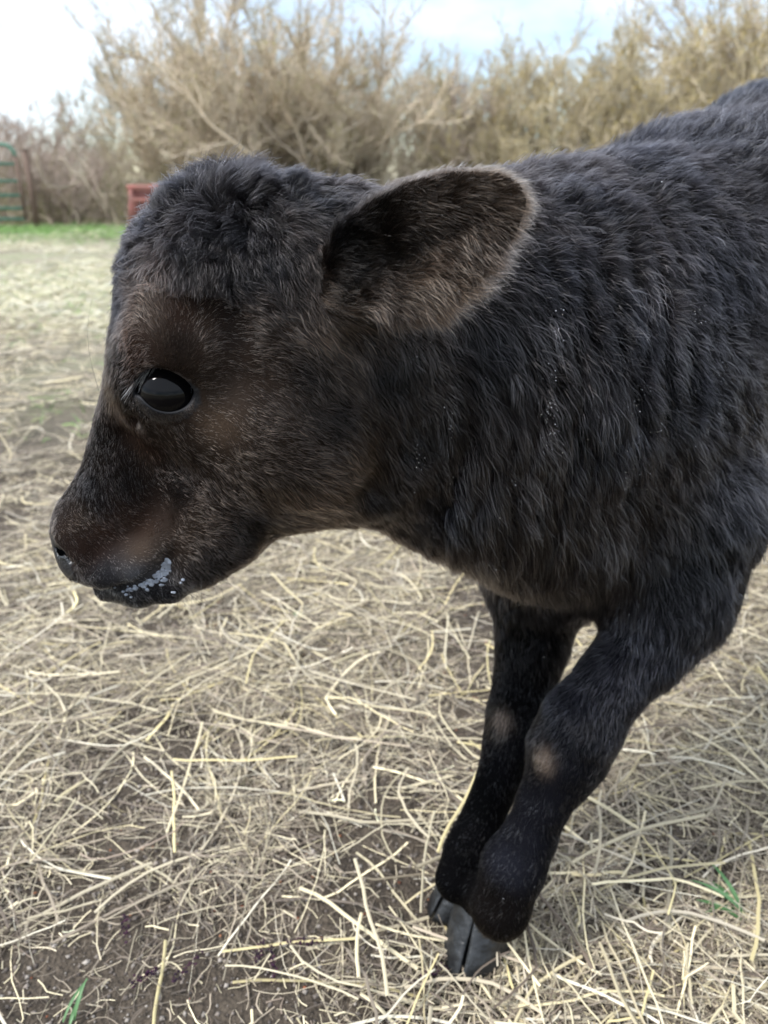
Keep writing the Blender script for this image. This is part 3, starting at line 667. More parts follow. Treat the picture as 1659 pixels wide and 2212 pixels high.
for _ in range(16):
    x, y = rng.uniform(300, 430), rng.uniform(1246, 1282); x, y = (x, y) if _ > 6 else (rng.uniform(240, 300), rng.uniform(1262, 1290))
    if BVH.ray_cast(Vector(CAM), Vector(nrm(ray(x, y))), 3)[0] is None: continue
    v, f = uvsphere(hit(x, y, .0012), rng.uniform(.0004, .0011), 8, 6, (1.3, 1, 1)); o = len(V); V += list(v); F += [tuple(o + i for i in q) for q in f]
dr = mesh_obj('milk_droplets', np.array(V) - CO, F, m_milk, None); dr.parent = calf

# ---- whiskers and stray hairs
WP, WR = [], []
def wh(p, d, ln, drop, k=9, r=.00009):
    d = nrm(d); pts = []; p = np.array(p, float)
    for j in range(k): pts.append(p.copy()); d = nrm(d + np.array(drop)); p = p + d * ln / k
    WP.append(pts); WR.append(np.linspace(r, r * .35, k))
for _ in range(46):
    x = rng.uniform(215, 480); y = 1296 if x < 370 else 1296 - (x - 370) * .45
    wh(hit(x, y - 12), (rng.uniform(-.3, 1.0), -.25 + rng.normal(0, .3), -.55), rng.uniform(.008, .034), (.02, 0, rng.uniform(-.06, .08)))
for _ in range(24):
    x = rng.uniform(140, 230); wh(hit(x + 15, rng.uniform(1200, 1255)), (-.5, -.9, rng.uniform(-.6, .1)), rng.uniform(.006, .016), (0, 0, -.05))
WP.append([at(214 - 22 * math.sin(t * 2.6) - 4 * t, 845 - 200 * t, .492) for t in np.linspace(0, 1, 9)]); WR.append(np.linspace(.0001, .00004, 9))
wk = strands('whiskers', np.array(WP), np.array(WR), np.full((len(WP), 3), .015), hair_mat('whisker_hair', .25), calf)
#MARK_CALF

# ------------------------------------------------------------------ ground
def gaxis(f0, f1, lo, hi, fine, g):
    a = [f0]
    while a[-1] < f1: a.append(a[-1] + fine)
    st = fine
    while a[-1] < hi: st *= g; a.append(a[-1] + st)
    b = [f0]; st = fine
    while b[-1] > lo: st *= g; b.append(b[-1] - st)
    return np.array(b[::-1][:-1] + a)
GX = gaxis(-.7, 1.0, -250, 250, .009, 1.06); GY = gaxis(.35, 1.7, -60, 400, .009, 1.06)
def gz(P):
    P = np.stack([P[:, 0], P[:, 1], np.zeros(len(P))], 1); r = np.hypot(P[:, 0], P[:, 1])
    nr_ = np.clip(3 / np.maximum(r, 1e-6), 0, 1)
    z = value_noise(P, 5, 1) * .008 + (value_noise(P, 22, 2) * .0035 + value_noise(P, 70, 3) * .0018) * nr_ + value_noise(P, .8, 4) * .02 * smooth(1.5, 5, r)
    for h in HOOF: z = np.where(np.hypot(P[:, 0] - h[0], P[:, 1] - h[1]) < .09, z * .25 - .001, z)
    return z - .004
xx, yy = np.meshgrid(GX, GY, indexing='ij'); gp = np.stack([xx.ravel(), yy.ravel()], 1)
gzv = gz(gp); gv = np.concatenate([gp, gzv[:, None]], 1); n1_, n2_ = len(GX), len(GY)
ii, jj = np.meshgrid(np.arange(n1_ - 1), np.arange(n2_ - 1), indexing='ij'); q = (ii * n2_ + jj).ravel()
gf = np.stack([q, q + n2_, q + n2_ + 1, q + 1], 1)
m_gr = bpy.data.materials.new('soil'); m_gr.use_nodes = True; t = m_gr.node_tree; b = t.nodes['Principled BSDF']; b.inputs['Roughness'].default_value = .95; b.inputs['Specular IOR Level'].default_value = .2
def nnode(t, ty, **kw):
    n = t.nodes.new(ty)
    for k, v in kw.items():
        if k in n.inputs: n.inputs[k].default_value = v
        else: setattr(n, k, v)
    return n
def ramp(t, src, stops):
    r = t.nodes.new('ShaderNodeValToRGB'); e = r.color_ramp.elements
    while len(e) < len(stops): e.new(.5)
    for x, (p, c) in zip(e, stops): x.position = p; x.color = (*c, 1)
    t.links.new(src, r.inputs['Fac']); return r.outputs['Color']
tcn = nnode(t, 'ShaderNodeTexCoord'); ob = tcn.outputs['Object']
n1 = nnode(t, 'ShaderNodeTexNoise', Scale=9.0, Detail=8.0, Roughness=.65); n2 = nnode(t, 'ShaderNodeTexNoise', Scale=160.0, Detail=5.0, Roughness=.7); n3 = nnode(t, 'ShaderNodeTexNoise', Scale=.9, Detail=7.0, Roughness=.65)
n4 = nnode(t, 'ShaderNodeTexVoronoi', Scale=230.0)
for n in (n1, n2, n3, n4): t.links.new(ob, n.inputs['Vector'])
c1 = ramp(t, n1.outputs['Fac'], [(.3, (.052, .042, .032)), (.7, (.115, .095, .073))]); c2 = ramp(t, n2.outputs['Fac'], [(.3, (.45, .43, .42)), (.7, (1.25, 1.22, 1.2))])
mx = nnode(t, 'ShaderNodeMix', data_type='RGBA', blend_type='MULTIPLY'); mx.inputs['Factor'].default_value = 1; t.links.new(c1, mx.inputs['A']); t.links.new(c2, mx.inputs['B'])
c3 = ramp(t, n3.outputs['Fac'], [(.34, (.17, .140, .105)), (.47, (.27, .24, .18)), (.60, (.24, .24, .15)), (.72, (.32, .30, .23))])
sep = nnode(t, 'ShaderNodeVectorMath', operation='LENGTH'); t.links.new(ob, sep.inputs[0]); mr_ = nnode(t, 'ShaderNodeMapRange'); mr_.inputs['From Min'].default_value = 2.0; mr_.inputs['From Max'].default_value = 4.5; t.links.new(sep.outputs['Value'], mr_.inputs['Value'])
mx2 = nnode(t, 'ShaderNodeMix', data_type='RGBA'); t.links.new(mr_.outputs['Result'], mx2.inputs['Factor']); t.links.new(mx.outputs['Result'], mx2.inputs['A']); t.links.new(c3, mx2.inputs['B'])
t.links.new(mx2.outputs['Result'], b.inputs['Base Color'])
ad = nnode(t, 'ShaderNodeMath', operation='ADD'); t.links.new(n2.outputs['Fac'], ad.inputs[0]); t.links.new(n4.outputs['Distance'], ad.inputs[1])
bp = nnode(t, 'ShaderNodeBump', Strength=.9, Distance=.004); t.links.new(ad.outputs[0], bp.inputs['Height']); t.links.new(bp.outputs['Normal'], b.inputs['Normal'])
ground = mesh_obj('ground', gv, gf, m_gr); tag(ground, 'grey brown trampled soil under the straw', kind='structure')

# ------------------------------------------------------------------ straw
def scatter(n, x0, x1, y0, y1, thr, sc=4.5, seed=77, keep=None):
    P = np.zeros((0, 2))
    while len(P) < n:
        q = np.stack([rng.uniform(x0, x1, n * 2), rng.uniform(y0, y1, n * 2)], 1)
        d = value_noise(np.concatenate([q, q[:, :1] * 0], 1), sc, seed) + .45 * value_noise(np.concatenate([q, q[:, :1] * 0], 1), sc * 3, seed + 1)
        ok = d + rng.normal(0, .25, len(q)) > thr
        if keep is not None: ok &= keep(q)
        P = np.concatenate([P, q[ok]])
    return P[:n]
def ribbons(P, length, width, k, bend, zlift, tilt, cols, cvar=.18, kink=.25, upright=0.0):
    n = len(P); th = rng.uniform(0, 2 * np.pi, n); s_ = np.zeros((n, k, 3)); pos = np.concatenate([P, (rng.random(n) ** 2 * zlift)[:, None]], 1)
    pos[:, 2] += gz(P) + .001; el = rng.normal(upright, tilt, n); kp = rng.integers(1, k, n); ka = np.where(rng.random(n) < kink, rng.normal(0, 1.0, n), 0); bd = rng.normal(0, bend, n)
    s_[:, 0] = pos; st = length / (k - 1)
    for i in range(1, k):
        th = th + bd / k + np.where(kp == i, ka, 0) + rng.normal(0, bend * .25, n); el = el - (.35 * upright if upright else .12 * np.sign(el) * np.abs(el)) 
        pos = pos + np.stack([np.cos(th) * np.cos(el), np.sin(th) * np.cos(el), np.sin(el)], 1) * st[:, None]; s_[:, i] = pos
    g = gz(s_.reshape(-1, 3)[:, :2]).reshape(n, k); s_[:, :, 2] = np.maximum(s_[:, :, 2], g + .0012)
    tan = np.gradient(s_, axis=1); tan /= np.maximum(np.linalg.norm(tan, axis=2), 1e-9)[..., None]
    side = np.cross(tan, [0, 0, 1.0]); side /= np.maximum(np.linalg.norm(side, axis=2), 1e-6)[..., None]; up = np.cross(side, tan)
    ro = rng.normal(0, .5, n)[:, None, None]; a = side * np.cos(ro) + up * np.sin(ro); bb = up * np.cos(ro) - side * np.sin(ro)
    w_ = (width[:, None] * (np.ones(k) if not upright else np.linspace(1, .2, k))[None])[..., None] * .5
    A_, M_, B_ = s_ - a * w_, s_ + bb * w_ * .7, s_ + a * w_
    V = np.stack([A_, M_, B_], 2).reshape(-1, 3)
    bs = (np.arange(n)[:, None] * k + np.arange(k - 1)[None]).ravel() * 3
    F = np.concatenate([np.stack([bs, bs + 1, bs + 4, bs + 3], 1), np.stack([bs + 1, bs + 2, bs + 5, bs + 4], 1)])
    C = np.array(cols)[rng.integers(0, len(cols), n)] * np.exp(rng.normal(0, cvar, n))[:, None]
    C = np.repeat(C, k * 3, 0); return V, F, C
def ribbon_obj(name, parts, m):
    V, F, C = [], [], []; o = 0
    for v, f, c in parts: V.append(v); F.append(f + o); C.append(c); o += len(v)
    ob_ = mesh_obj(name, np.concatenate(V), np.concatenate(F), m); pcol(ob_.data, np.concatenate(C)); return ob_
m_straw = attr_mat('dry_straw', .55, .4)
STR = [(.46, .40, .275), (.52, .45, .295), (.37, .32, .225), (.55, .50, .39), (.26, .215, .15), (.42, .37, .285), (.49, .415, .25)]
GRY = [(.19, .155, .115), (.25, .205, .15), (.13, .10, .075), (.33, .28, .20), (.09, .07, .052)]
U = rng.uniform
def inframe(q): return (np.abs(q[:, 0]) < .62 * q[:, 1] + .22)
N1 = 8500
p1 = scatter(N1, -.8, 1.2, .40, 1.7, .02, 6, keep=inframe)
p2 = scatter(60000, -.8, 1.2, .38, 1.8, -.10, 6, keep=inframe)
p3 = scatter(24000, -2.6, 3.2, 1.6, 4.4, .0, 2.2, keep=lambda q: np.abs(q[:, 0]) < .75 * q[:, 1] + .6)
def around(q): return ~((np.abs(q[:, 0]) < .60 * q[:, 1] + .18) & (q[:, 1] > .42) & (q[:, 1] < 1.7))
p1b = scatter(9000, -1.4, 2.2, -.3, 2.4, -.15, 7, keep=around); p2b = scatter(42000, -1.4, 2.2, -.3, 2.4, -.3, 7, keep=around)
pb = scatter(700, -.7, 1.0, .42, 1.6, -.3, keep=inframe)
p2c = scatter(16000, -.8, 1.2, .38, 1.8, -9, 6, keep=inframe)
parts = [ribbons(p2c, U(.006, .035, 16000), .0005 + .0012 * rng.random(16000) ** 1.5, 5, .8, .008, .14, GRY + STR[:2], .3),
         ribbons(p1b, U(.03, .15, 9000), .0010 + .0030 * rng.random(9000) ** 1.6, 7, .55, .020, .10, STR + GRY[:4], .25, .35),
         ribbons(p2b, U(.01, .055, 42000), .0006 + .0014 * rng.random(42000), 4, .8, .012, .16, GRY + GRY + STR[:3], .3),
         ribbons(p1, U(.04, .19, N1), .0008 + .0027 * rng.random(N1) ** 2, 9, .5, .020, .10, STR + GRY[:4], .25, .35),
         ribbons(pb, U(.07, .20, 700), U(.0018, .0040, 700), 9, .3, .024, .07, STR[:3] + [(.50, .42, .22)]),
         ribbons(p2, U(.008, .05, 60000), .0004 + .0012 * rng.random(60000) ** 1.5, 5, .8, .012, .16, GRY + GRY + STR[:3], .3),
         ribbons(p3, U(.05, .18, 24000), U(.0016, .0040, 24000), 5, .6, .03, .14, STR + GRY, .28)]
straw = ribbon_obj('straw', parts, m_straw); tag(straw, 'loose pale hay and straw strewn over the soil around the calf', 'straw', kind='stuff')
# mid field: dry grass lying in swathes
p4 = scatter(42000, -9, 10, 3.6, 12.2, .20, .9, 91, keep=lambda q: np.abs(q[:, 0]) < .72 * q[:, 1] + .4); p5 = scatter(9000, -7, 8, 2.2, 11.5, .28, 1.1, 131, keep=inframe)
m_grass = attr_mat('grass_blade', .6, .3)
g1 = ribbon_obj('dry_grass', [ribbons(p4, U(.06, .22, 42000), U(.003, .008, 42000), 4, .9, .02, .25, [(.44, .40, .27), (.52, .47, .34), (.38, .36, .22), (.46, .44, .36)])], m_grass)
tag(g1, 'matted pale dry grass over the field behind the calf', 'dry grass', kind='stuff')
p6 = np.stack([rng.uniform(-9, 6, 30000), rng.normal(11.7, .75, 30000)], 1)
GRN = [(.10, .20, .045), (.15, .27, .06), (.20, .32, .09), (.12, .22, .07)]
g2 = ribbon_obj('green_grass', [ribbons(p6, U(.06, .16, len(p6)), U(.005, .010, len(p6)), 4, .5, .01, .3, GRN, upright=1.0),
                                ribbons(p5, U(.03, .10, 9000), U(.003, .006, 9000), 4, .5, .01, .3, GRN + [(.3, .34, .14)], upright=.8)], m_grass)
tag(g2, 'strip of fresh green grass along the edge of the field and thin sprouts in the field', 'green grass', kind='stuff')
# soil crumbs, bud scales, dark catkins, chaff on the coat
def crumbs(name, P3, size, cols, m, flat=.6):
    n = len(P3); oc = np.array([(1, 0, 0), (-1, 0, 0), (0, 1, 0), (0, -1, 0), (0, 0, 1), (0, 0, -1)], float)
    fc = np.array([(0, 2, 4), (2, 1, 4), (1, 3, 4), (3, 0, 4), (2, 0, 5), (1, 2, 5), (3, 1, 5), (0, 3, 5)])
    V = oc[None] * rng.uniform(.5, 1.2, (n, 6, 1)) * size[:, None, None] * np.array([1, 1, flat]); th = rng.uniform(0, 6.28, n)
    c_, s_ = np.cos(th)[:, None], np.sin(th)[:, None]; V = np.stack([V[..., 0] * c_ - V[..., 1] * s_, V[..., 0] * s_ + V[..., 1] * c_, V[..., 2]], 2) + P3[:, None]
    F = (fc[None] + (np.arange(n) * 6)[:, None, None]).reshape(-1, 3); C = np.repeat(np.array(cols)[rng.integers(0, len(cols), n)] * rng.uniform(.7, 1.3, (n, 1)), 6, 0)
    o = mesh_obj(name, V.reshape(-1, 3), F, m, smooth=False); pcol(o.data, C); return o
m_cr = attr_mat('crumb', .9, .2)
def onground(n, x0=-.7, x1=1.0, y0=.42, y1=1.6, thr=-9, up=.001):
    q = scatter(n, x0, x1, y0, y1, thr, 6, 55, keep=inframe); return np.concatenate([q, (gz(q) + up)[:, None]], 1)
tag(crumbs('soil_crumbs', onground(42000), .0004 + .0040 * rng.random(42000) ** 3.5, [(.13, .11, .095), (.20, .17, .145), (.09, .075, .065), (.26, .23, .20)], m_cr), 'small crumbs of soil and grit between the straw', 'soil', kind='stuff')
tag(crumbs('bud_scales', onground(420, thr=.1, up=.003), U(.0012, .0036, 420), [(.20, .075, .04), (.15, .055, .03), (.24, .11, .06)], m_cr, .25), 'rust brown bud scales scattered among the straw', 'bud scales', kind='stuff')
V, F, C = [], [], []
cat = [(1600, 1440), (1620, 1548), (1580, 1545), (655, 2035), (560, 2055), (405, 2090), (590, 2080), (270, 2000), (310, 2110), (930, 2105), (1275, 2110), (1240, 1840)]
for cx, cy in cat:
    c0 = atz(cx, cy, .006); ang = U(0, 3.14); L_ = U(.008, .02)
    q = np.stack([c0 + np.array([math.cos(ang), math.sin(ang), 0]) * L_ * t_ + rng.normal(0, .0022, 3) * [1, 1, .6] for t_ in np.linspace(-1, 1, 46)]); V.append(q)
tag(crumbs('catkins', np.concatenate(V), U(.0008, .0022, 46 * len(cat)), [(.035, .012, .030), (.05, .018, .035), (.02, .01, .02)], m_cr, 1), 'fallen dark purple catkins lying in the straw', 'catkins', kind='stuff')
# chaff on the coat; its pale specks also imitate white highlights on the hair
if True:
    tips = hp[:, -1]; wf = (blob(tips, FC1, .07) * (folds(tips)[0] > .2) * 2.2 + blob(tips, hit(1400, 850), .10) + .02) * smooth(.0, .04, tips[:, 0]) * np.clip(value_noise(tips, 45, 61) + .5 * value_noise(tips, 120, 62), 0, 1) ** 3
    wf *= (tips[:, 1] < .9); wf /= wf.sum(); idx = rng.choice(len(tips), 1700, p=wf)
    ch = crumbs('chaff', tips[idx], .00013 + .00035 * rng.random(1700) ** 3, [(.75, .75, .78), (.5, .5, .55), (.7, .66, .58)], m_cr, .8)
    tag(ch, 'fine pale chaff and dust in the coat of the calf, also standing in for white highlights', 'chaff', kind='stuff')

# ---- green tufts in the straw
def tuft(label, px, py, n, ln, wd, lean, grp='green grass tufts sprouting in the straw'):
    c0 = atz(px, py, 0); V, F = [], []
    for i in range(n):
        a = math.atan2(lean[1], lean[0]) + rng.normal(0, .75); el = rng.uniform(.35, 1.1); p = c0 + [rng.normal(0, .006), rng.normal(0, .006), 0]; l = ln * rng.uniform(.5, 1.1); w_ = wd * rng.uniform(.7, 1.1); o = len(V); k = 8
        for j in range(k):
            t_ = j / (k - 1); w2 = w_ * math.sin(math.pi * (.12 + .86 * t_)) ** .7 * .5; sd_ = np.array([-math.sin(a), math.cos(a), 0])
            V += [p - sd_ * w2, p + np.array([0, 0, -w2 * .5]), p + sd_ * w2]
            p = p + np.array([math.cos(a) * math.cos(el), math.sin(a) * math.cos(el), math.sin(el)]) * l / k; el -= .16
        for j in range(k - 1):
            q_ = o + j * 3; F += [(q_, q_ + 1, q_ + 4, q_ + 3), (q_ + 1, q_ + 2, q_ + 5, q_ + 4)]
    o = mesh_obj('grass_tuft', V, F, m_tuft); tag(o, label, 'grass tuft', grp); return o
m_tuft = mat('fresh_blade', (.045, .11, .035), .5, .4, noise=(.09, .19, .07), scale=60)
tuft('green grass tuft with broad blades among straw right of the hoof', 1600, 1985, 9, .075, .0062, (-.6, .5))
tuft('green grass tuft with two slim blades in the straw at the lower left corner', 150, 2205, 3, .062, .0042, (.2, .9))
tuft('tiny pale green sprout in the straw below the muzzle', 650, 1335, 4, .02, .003, (0, 1))

# ------------------------------------------------------------------ shrubs
m_twig = attr_mat('twig_bark', .8, .25); m_bud = attr_mat('spring_buds', .7, .3)
def strand_set(roots, dirs, lens, k, wob, grav):
    n = len(roots); out = np.zeros((n, k, 3)); out[:, 0] = roots; p = roots.copy(); d = dirs.copy(); wb = rng.normal(0, wob, (n, 3))
    for i in range(1, k):
        d = d + wb / k + rng.normal(0, wob * .35, (n, 3)) + [0, 0, grav / k]; d /= np.linalg.norm(d, axis=1)[:, None]; p = p + d * (lens / (k - 1))[:, None]; out[:, i] = p
    return out
def spawn(par, plen, per, spread, lf, t0=.15):
    n, k, _ = par.shape; idx = np.repeat(np.arange(n), per); t = rng.uniform(t0, .98, len(idx)) * (k - 1); i = np.minimum(t.astype(int), k - 2); f = (t - i)[:, None]
    r = par[idx, i] * (1 - f) + par[idx, i + 1] * f; d = par[idx, i + 1] - par[idx, i]; d /= np.linalg.norm(d, axis=1)[:, None]
    d = d + rng.normal(0, spread, d.shape); d /= np.linalg.norm(d, axis=1)[:, None]
    return r, d, plen[idx] * lf * rng.uniform(.5, 1.2, len(idx)) * (1.15 - .5 * t / (k - 1))
def shrub_proto(kind, H, n0, spread, tone, bud, per=(13, 11, 3), bw=.010):
    a = rng.uniform(0, 6.28, n0); rr = rng.uniform(0, .35, n0); roots = np.stack([np.cos(a) * rr, np.sin(a) * rr, np.full(n0, -.05)], 1)
    d = np.stack([np.cos(a) * spread * rng.uniform(.2, 1, n0), np.sin(a) * spread * rng.uniform(.2, 1, n0), np.ones(n0)], 1); d /= np.linalg.norm(d, axis=1)[:, None]
    l0 = rng.uniform(.45, .92, n0) * H; s0 = strand_set(roots, d, l0, 9, .55, .3)
    s1 = spawn(s0, l0, per[0], .48, .38, .25); S1 = strand_set(*s1, 7, .5, .9); s2 = spawn(S1, s1[2], per[1], .5, .42, .05); S2 = strand_set(*s2, 6, .55, .6)
    s3 = spawn(S2, s2[2], per[2], .6, .5, .0); S3 = strand_set(*s3, 4, .5, .3)
    e = empty(kind, (0, 0, 0)); hm = m_twig
    def rad(n, k, r0, r1): return np.linspace(r0, r1, k)[None] * rng.uniform(.7, 1.2, (n, 1))
    col = lambda n: np.array(tone) * np.exp(rng.normal(0, .25, (n, 1)))
    strands('trunk', s0, rad(n0, 9, .022, .006), col(n0) * .95, hm, e, np.zeros(3))
    k = 6
    def rs(S_, kk): 
        u = np.linspace(0, S_.shape[1] - 1, kk); i = np.minimum(u.astype(int), S_.shape[1] - 2); f = (u - i)[None, :, None]; return S_[:, i] * (1 - f) + S_[:, i + 1] * f
    A = np.concatenate([rs(S1, k), S2, rs(S3, k)]); RR = np.concatenate([rad(len(S1), k, .0085, .003), rad(len(S2), k, .0042, .0018), rad(len(S3), k, .0026, .0014)])
    cr_ = strands('crown', A, RR, col(len(A)), hm, e, np.zeros(3))
    # buds and first leaves
    tp = np.concatenate([S3[:, 1:].reshape(-1, 3), S2[:, 3:].reshape(-1, 3)]); tp = tp[rng.random(len(tp)) < bud[0]]; n = len(tp)
    u = rng.normal(0, 1, (n, 3)); u /= np.linalg.norm(u, axis=1)[:, None]; v = np.cross(u, rng.normal(0, 1, (n, 3))); v /= np.linalg.norm(v, axis=1)[:, None]; sz = rng.uniform(.5, 1.3, (n, 1)) * bw
    V = np.stack([tp, tp + u * sz + v * sz * .5, tp + u * sz * 2, tp + u * sz - v * sz * .5], 1).reshape(-1, 3); F = np.arange(n * 4).reshape(-1, 4)
    ob_ = mesh_obj('leaf_buds', V, F, m_bud, None, False); ob_.parent = cr_; pcol(ob_.data, np.repeat(np.array(bud[1])[rng.integers(0, len(bud[1]), n)] * rng.uniform(.7, 1.3, (n, 1)), 4, 0))
    return e
def copy_tree(o, parent=None):
    c = o.copy(); S.collection.objects.link(c)
    if parent: c.parent = parent
    for ch in list(o.children): copy_tree(ch, c)
    return c
TANT = (.46, .385, .295); BRN = (.36, .29, .245); OLV = (.26, .235, .09)
if True:
    protos = [shrub_proto('willow_shrub', 3.0, 26, .42, TANT, (.50, [(.40, .38, .15), (.36, .33, .14), (.42, .38, .22), (.38, .31, .2)])),
              shrub_proto('willow_shrub', 3.0, 23, .55, (.40, .34, .24), (.42, [(.42, .32, .08), (.36, .28, .07), (.30, .27, .10)]), bw=.013),
              shrub_proto('bare_shrub', 2.6, 30, .60, BRN, (.10, [(.22, .24, .08), (.26, .2, .1)]), per=(10, 8, 3)),
              shrub_proto('slender_tree', 3.4, 7, .34, (.32, .28, .20), (.40, [(.34, .34, .15), (.30, .28, .13)]), per=(12, 8, 4))]
    def spotx(px, Y): return (px - 829.5) / FPX * (Y * cp)
    #        px    Y    top  kind width  label
    SH = [(  20, 15.2, 232, 2, 1.25, 'low brown bare shrub right behind the green gate'),
          ( 150, 14.0, 300, 2, 1.4, 'sprawling bare brown shrub between the green gate and the rusty feeder'),
          ( 110, 17.0, 215, 3, .85, 'thin half bare tree rising behind the gate at the far left'),
          ( 230, 17.5, 165, 3, .80, 'thin leafing tree with sky showing through, second from the left'),
          ( 345, 16.5,  45, 3, 1.05, 'tall olive budding tree above the rusty feeder'),
          ( 455, 16.0,  -5, 3, .85, 'tallest slender tree, standing over the poll of the calf'),
          ( 420, 14.2, 150, 0, 1.05, 'dense tan willow shrub behind the rusty feeder'),
          ( 560, 14.0,  75, 0, 1.10, 'tall dense tan willow shrub above the forehead of the calf'),
          ( 600, 15.8,  35, 3, .95, 'tree with dark twig clusters topping out over the dense tan willows'),
          ( 680, 14.2, 105, 0, 1.10, 'dense tan willow shrub with rounded top left of the sky notch'),
          ( 765, 14.6, 170, 0, .95, 'tan willow shrub sloping down to the gap above the ear'),
          ( 880, 16.5, 165, 3, .90, 'thin twiggy tree with much sky between its twigs above the ear'),
          ( 960, 15.5, 140, 2, .95, 'grey brown open shrub right of the sky notch'),
          (1040, 14.8, 125, 1, .85, 'ochre budding shrub above the tip of the ear'),
          (1150, 15.0, 100, 1, .90, 'ochre shrub with a ragged top in the middle of the right hand row'),
          (1110, 13.6, 290, 1, 1.0, 'low yellow brown shrub in front of the right hand row, over the ear tip'),
          (1250, 15.6,  75, 3, .85, 'slim tree with a lone high sprig on the right'),
          (1320, 14.2, 150, 1, 1.0, 'bright ochre yellow shrub left of the withers of the calf'),
          (1420, 15.2,  45, 1, .95, 'tall ochre shrub beside the hump of the back of the calf'),
          (1530, 14.8,  20, 1, 1.05, 'tall twiggy ochre shrub directly above the hump of the back'),
          (1640, 15.4,  35, 0, 1.0, 'tan shrub cut by the right edge of the picture')]
    first = {}
    for px, Y, top, kd, wd, lab in SH:
        o = protos[kd] if kd not in first else copy_tree(protos[kd]); first[kd] = 1
        zt = at(px, top, Y)[2]; H0 = (3.0, 3.0, 2.6, 3.4)[kd]; o.location = (spotx(px, Y), Y, 0); zs = zt / H0 * (1.20, 1.20, 1.15, 1.20)[kd] * (1.20 if kd == 0 else 1.08)
        o.scale = (zs * wd, zs * wd, zs); o.rotation_euler = (0, 0, rng.uniform(0, 6.28))
        tag(o, lab, 'tree' if kd == 3 else 'shrub', 'shrubs and trees lining the field')
    # undergrowth: thicket no one could count
    n = 8200; r0 = np.stack([U(-13, 15, n), rng.normal(14.6, .7, n), np.full(n, -.02)], 1); d0 = rng.normal(0, .5, (n, 3)); d0[:, 2] = 1; d0 /= np.linalg.norm(d0, axis=1)[:, None]
    l0 = U(.4, 1.35, n); A = strand_set(r0, d0, l0, 6, .7, 0); b1 = spawn(A, l0, 5, .6, .45, .1); B = strand_set(*b1, 6, .7, 0)
    AA = np.concatenate([A, B]); rr_ = np.concatenate([np.full(n, .006), np.full(len(B), .003)])[:, None] * np.linspace(1, .4, 6)[None]
    th_ = strands('thicket', AA, rr_, np.array([TANT, BRN, (.30, .25, .17), (.22, .22, .09)])[rng.integers(0, 4, len(AA))] * rng.uniform(.6, 1.2, (len(AA), 1)), m_twig, None, np.zeros(3))
    tag(th_, 'tangled low tan undergrowth at the foot of the shrubs', 'thicket', kind='stuff')
    # pale crossing limbs in the willows
    def limb(label, pts, Y, r, colr=(.40, .34, .26)):
        P_ = np.array([at(x, y, Y + dy) for x, y, dy in pts]); rr = np.linspace(r, r * .45, len(pts)); u = np.linspace(0, len(P_) - 1, 14); i = np.minimum(u.astype(int), len(P_) - 2); f = (u - i)[:, None]
        Q = P_[i] * (1 - f) + P_[i + 1] * f + rng.normal(0, .012, (14, 3)); R_ = np.interp(u, np.arange(len(P_)), rr); V, F = [], []
        for a_, (p, r_) in enumerate(zip(Q, R_)):
            tn = nrm(Q[min(a_ + 1, 13)] - Q[max(a_ - 1, 0)]); s1_ = nrm(np.cross(tn, [.1, 1, .2])); s2_ = np.cross(tn, s1_)
            V += [p + (s1_ * math.cos(c) + s2_ * math.sin(c)) * r_ for c in np.linspace(0, 2 * math.pi, 9)[:-1]]
        for a_ in range(13):
            for c in range(8): F.append((a_ * 8 + c, a_ * 8 + (c + 1) % 8, a_ * 8 + 8 + (c + 1) % 8, a_ * 8 + 8 + c))
        o = mesh_obj('dead_limb', V, F, mat('pale_bark', colr, .85, .3, noise=(.26, .21, .16), scale=9, bump=.4)); tag(o, label, 'limb', 'pale dead limbs in the shrubs'); return o
    limb('pale dead limb leaning left to right down through the tan willows', [(555, 255, 0), (600, 305, 0), (650, 345, 0), (665, 400, .1)], 13.2, .040)
    limb('pale dead limb rising to the right from the foot of the tan willows', [(650, 395, 0), (670, 330, 0), (735, 290, 0), (800, 250, .2)], 13.3, .032)
    limb('pale broken limb lying low behind the neck of the calf', [(705, 385, 0), (730, 398, 0), (760, 415, 0), (790, 430, 0)], 12.6, .045)
    limb('pale arching limb low in the brown shrub beside the gate', [(75, 330, 0), (100, 400, 0), (150, 405, 0), (185, 380, 0)], 13.0, .028)
    limb('slanting dry limb in the brown shrub right of the gate', [(130, 340, 0), (190, 400, 0), (230, 455, 0)], 12.9, .026)
# ---- pale dry grass plume seen past the withers
def plume():
    c0 = np.array([1.62, 5.2, 0]); n = 420; r0 = c0 + rng.normal(0, .10, (n, 3)) * [1, 1, 0]; d0 = np.stack([rng.normal(.30, .22, n), rng.normal(0, .22, n), np.ones(n)], 1); d0 /= np.linalg.norm(d0, axis=1)[:, None]
    A = strand_set(r0, d0, U(.75, 1.12, n), 8, .35, -.45); o = strands('dry_grass_clump', A, np.linspace(.0045, .0012, 8)[None] * U(.6, 1.2, (n, 1)), np.array([(.50, .41, .28)]) * U(.7, 1.2, (n, 1)), m_twig, None, np.zeros(3))
    tag(o, 'tall pale dry grass clump arching up behind the withers', 'grass clump')
plume()

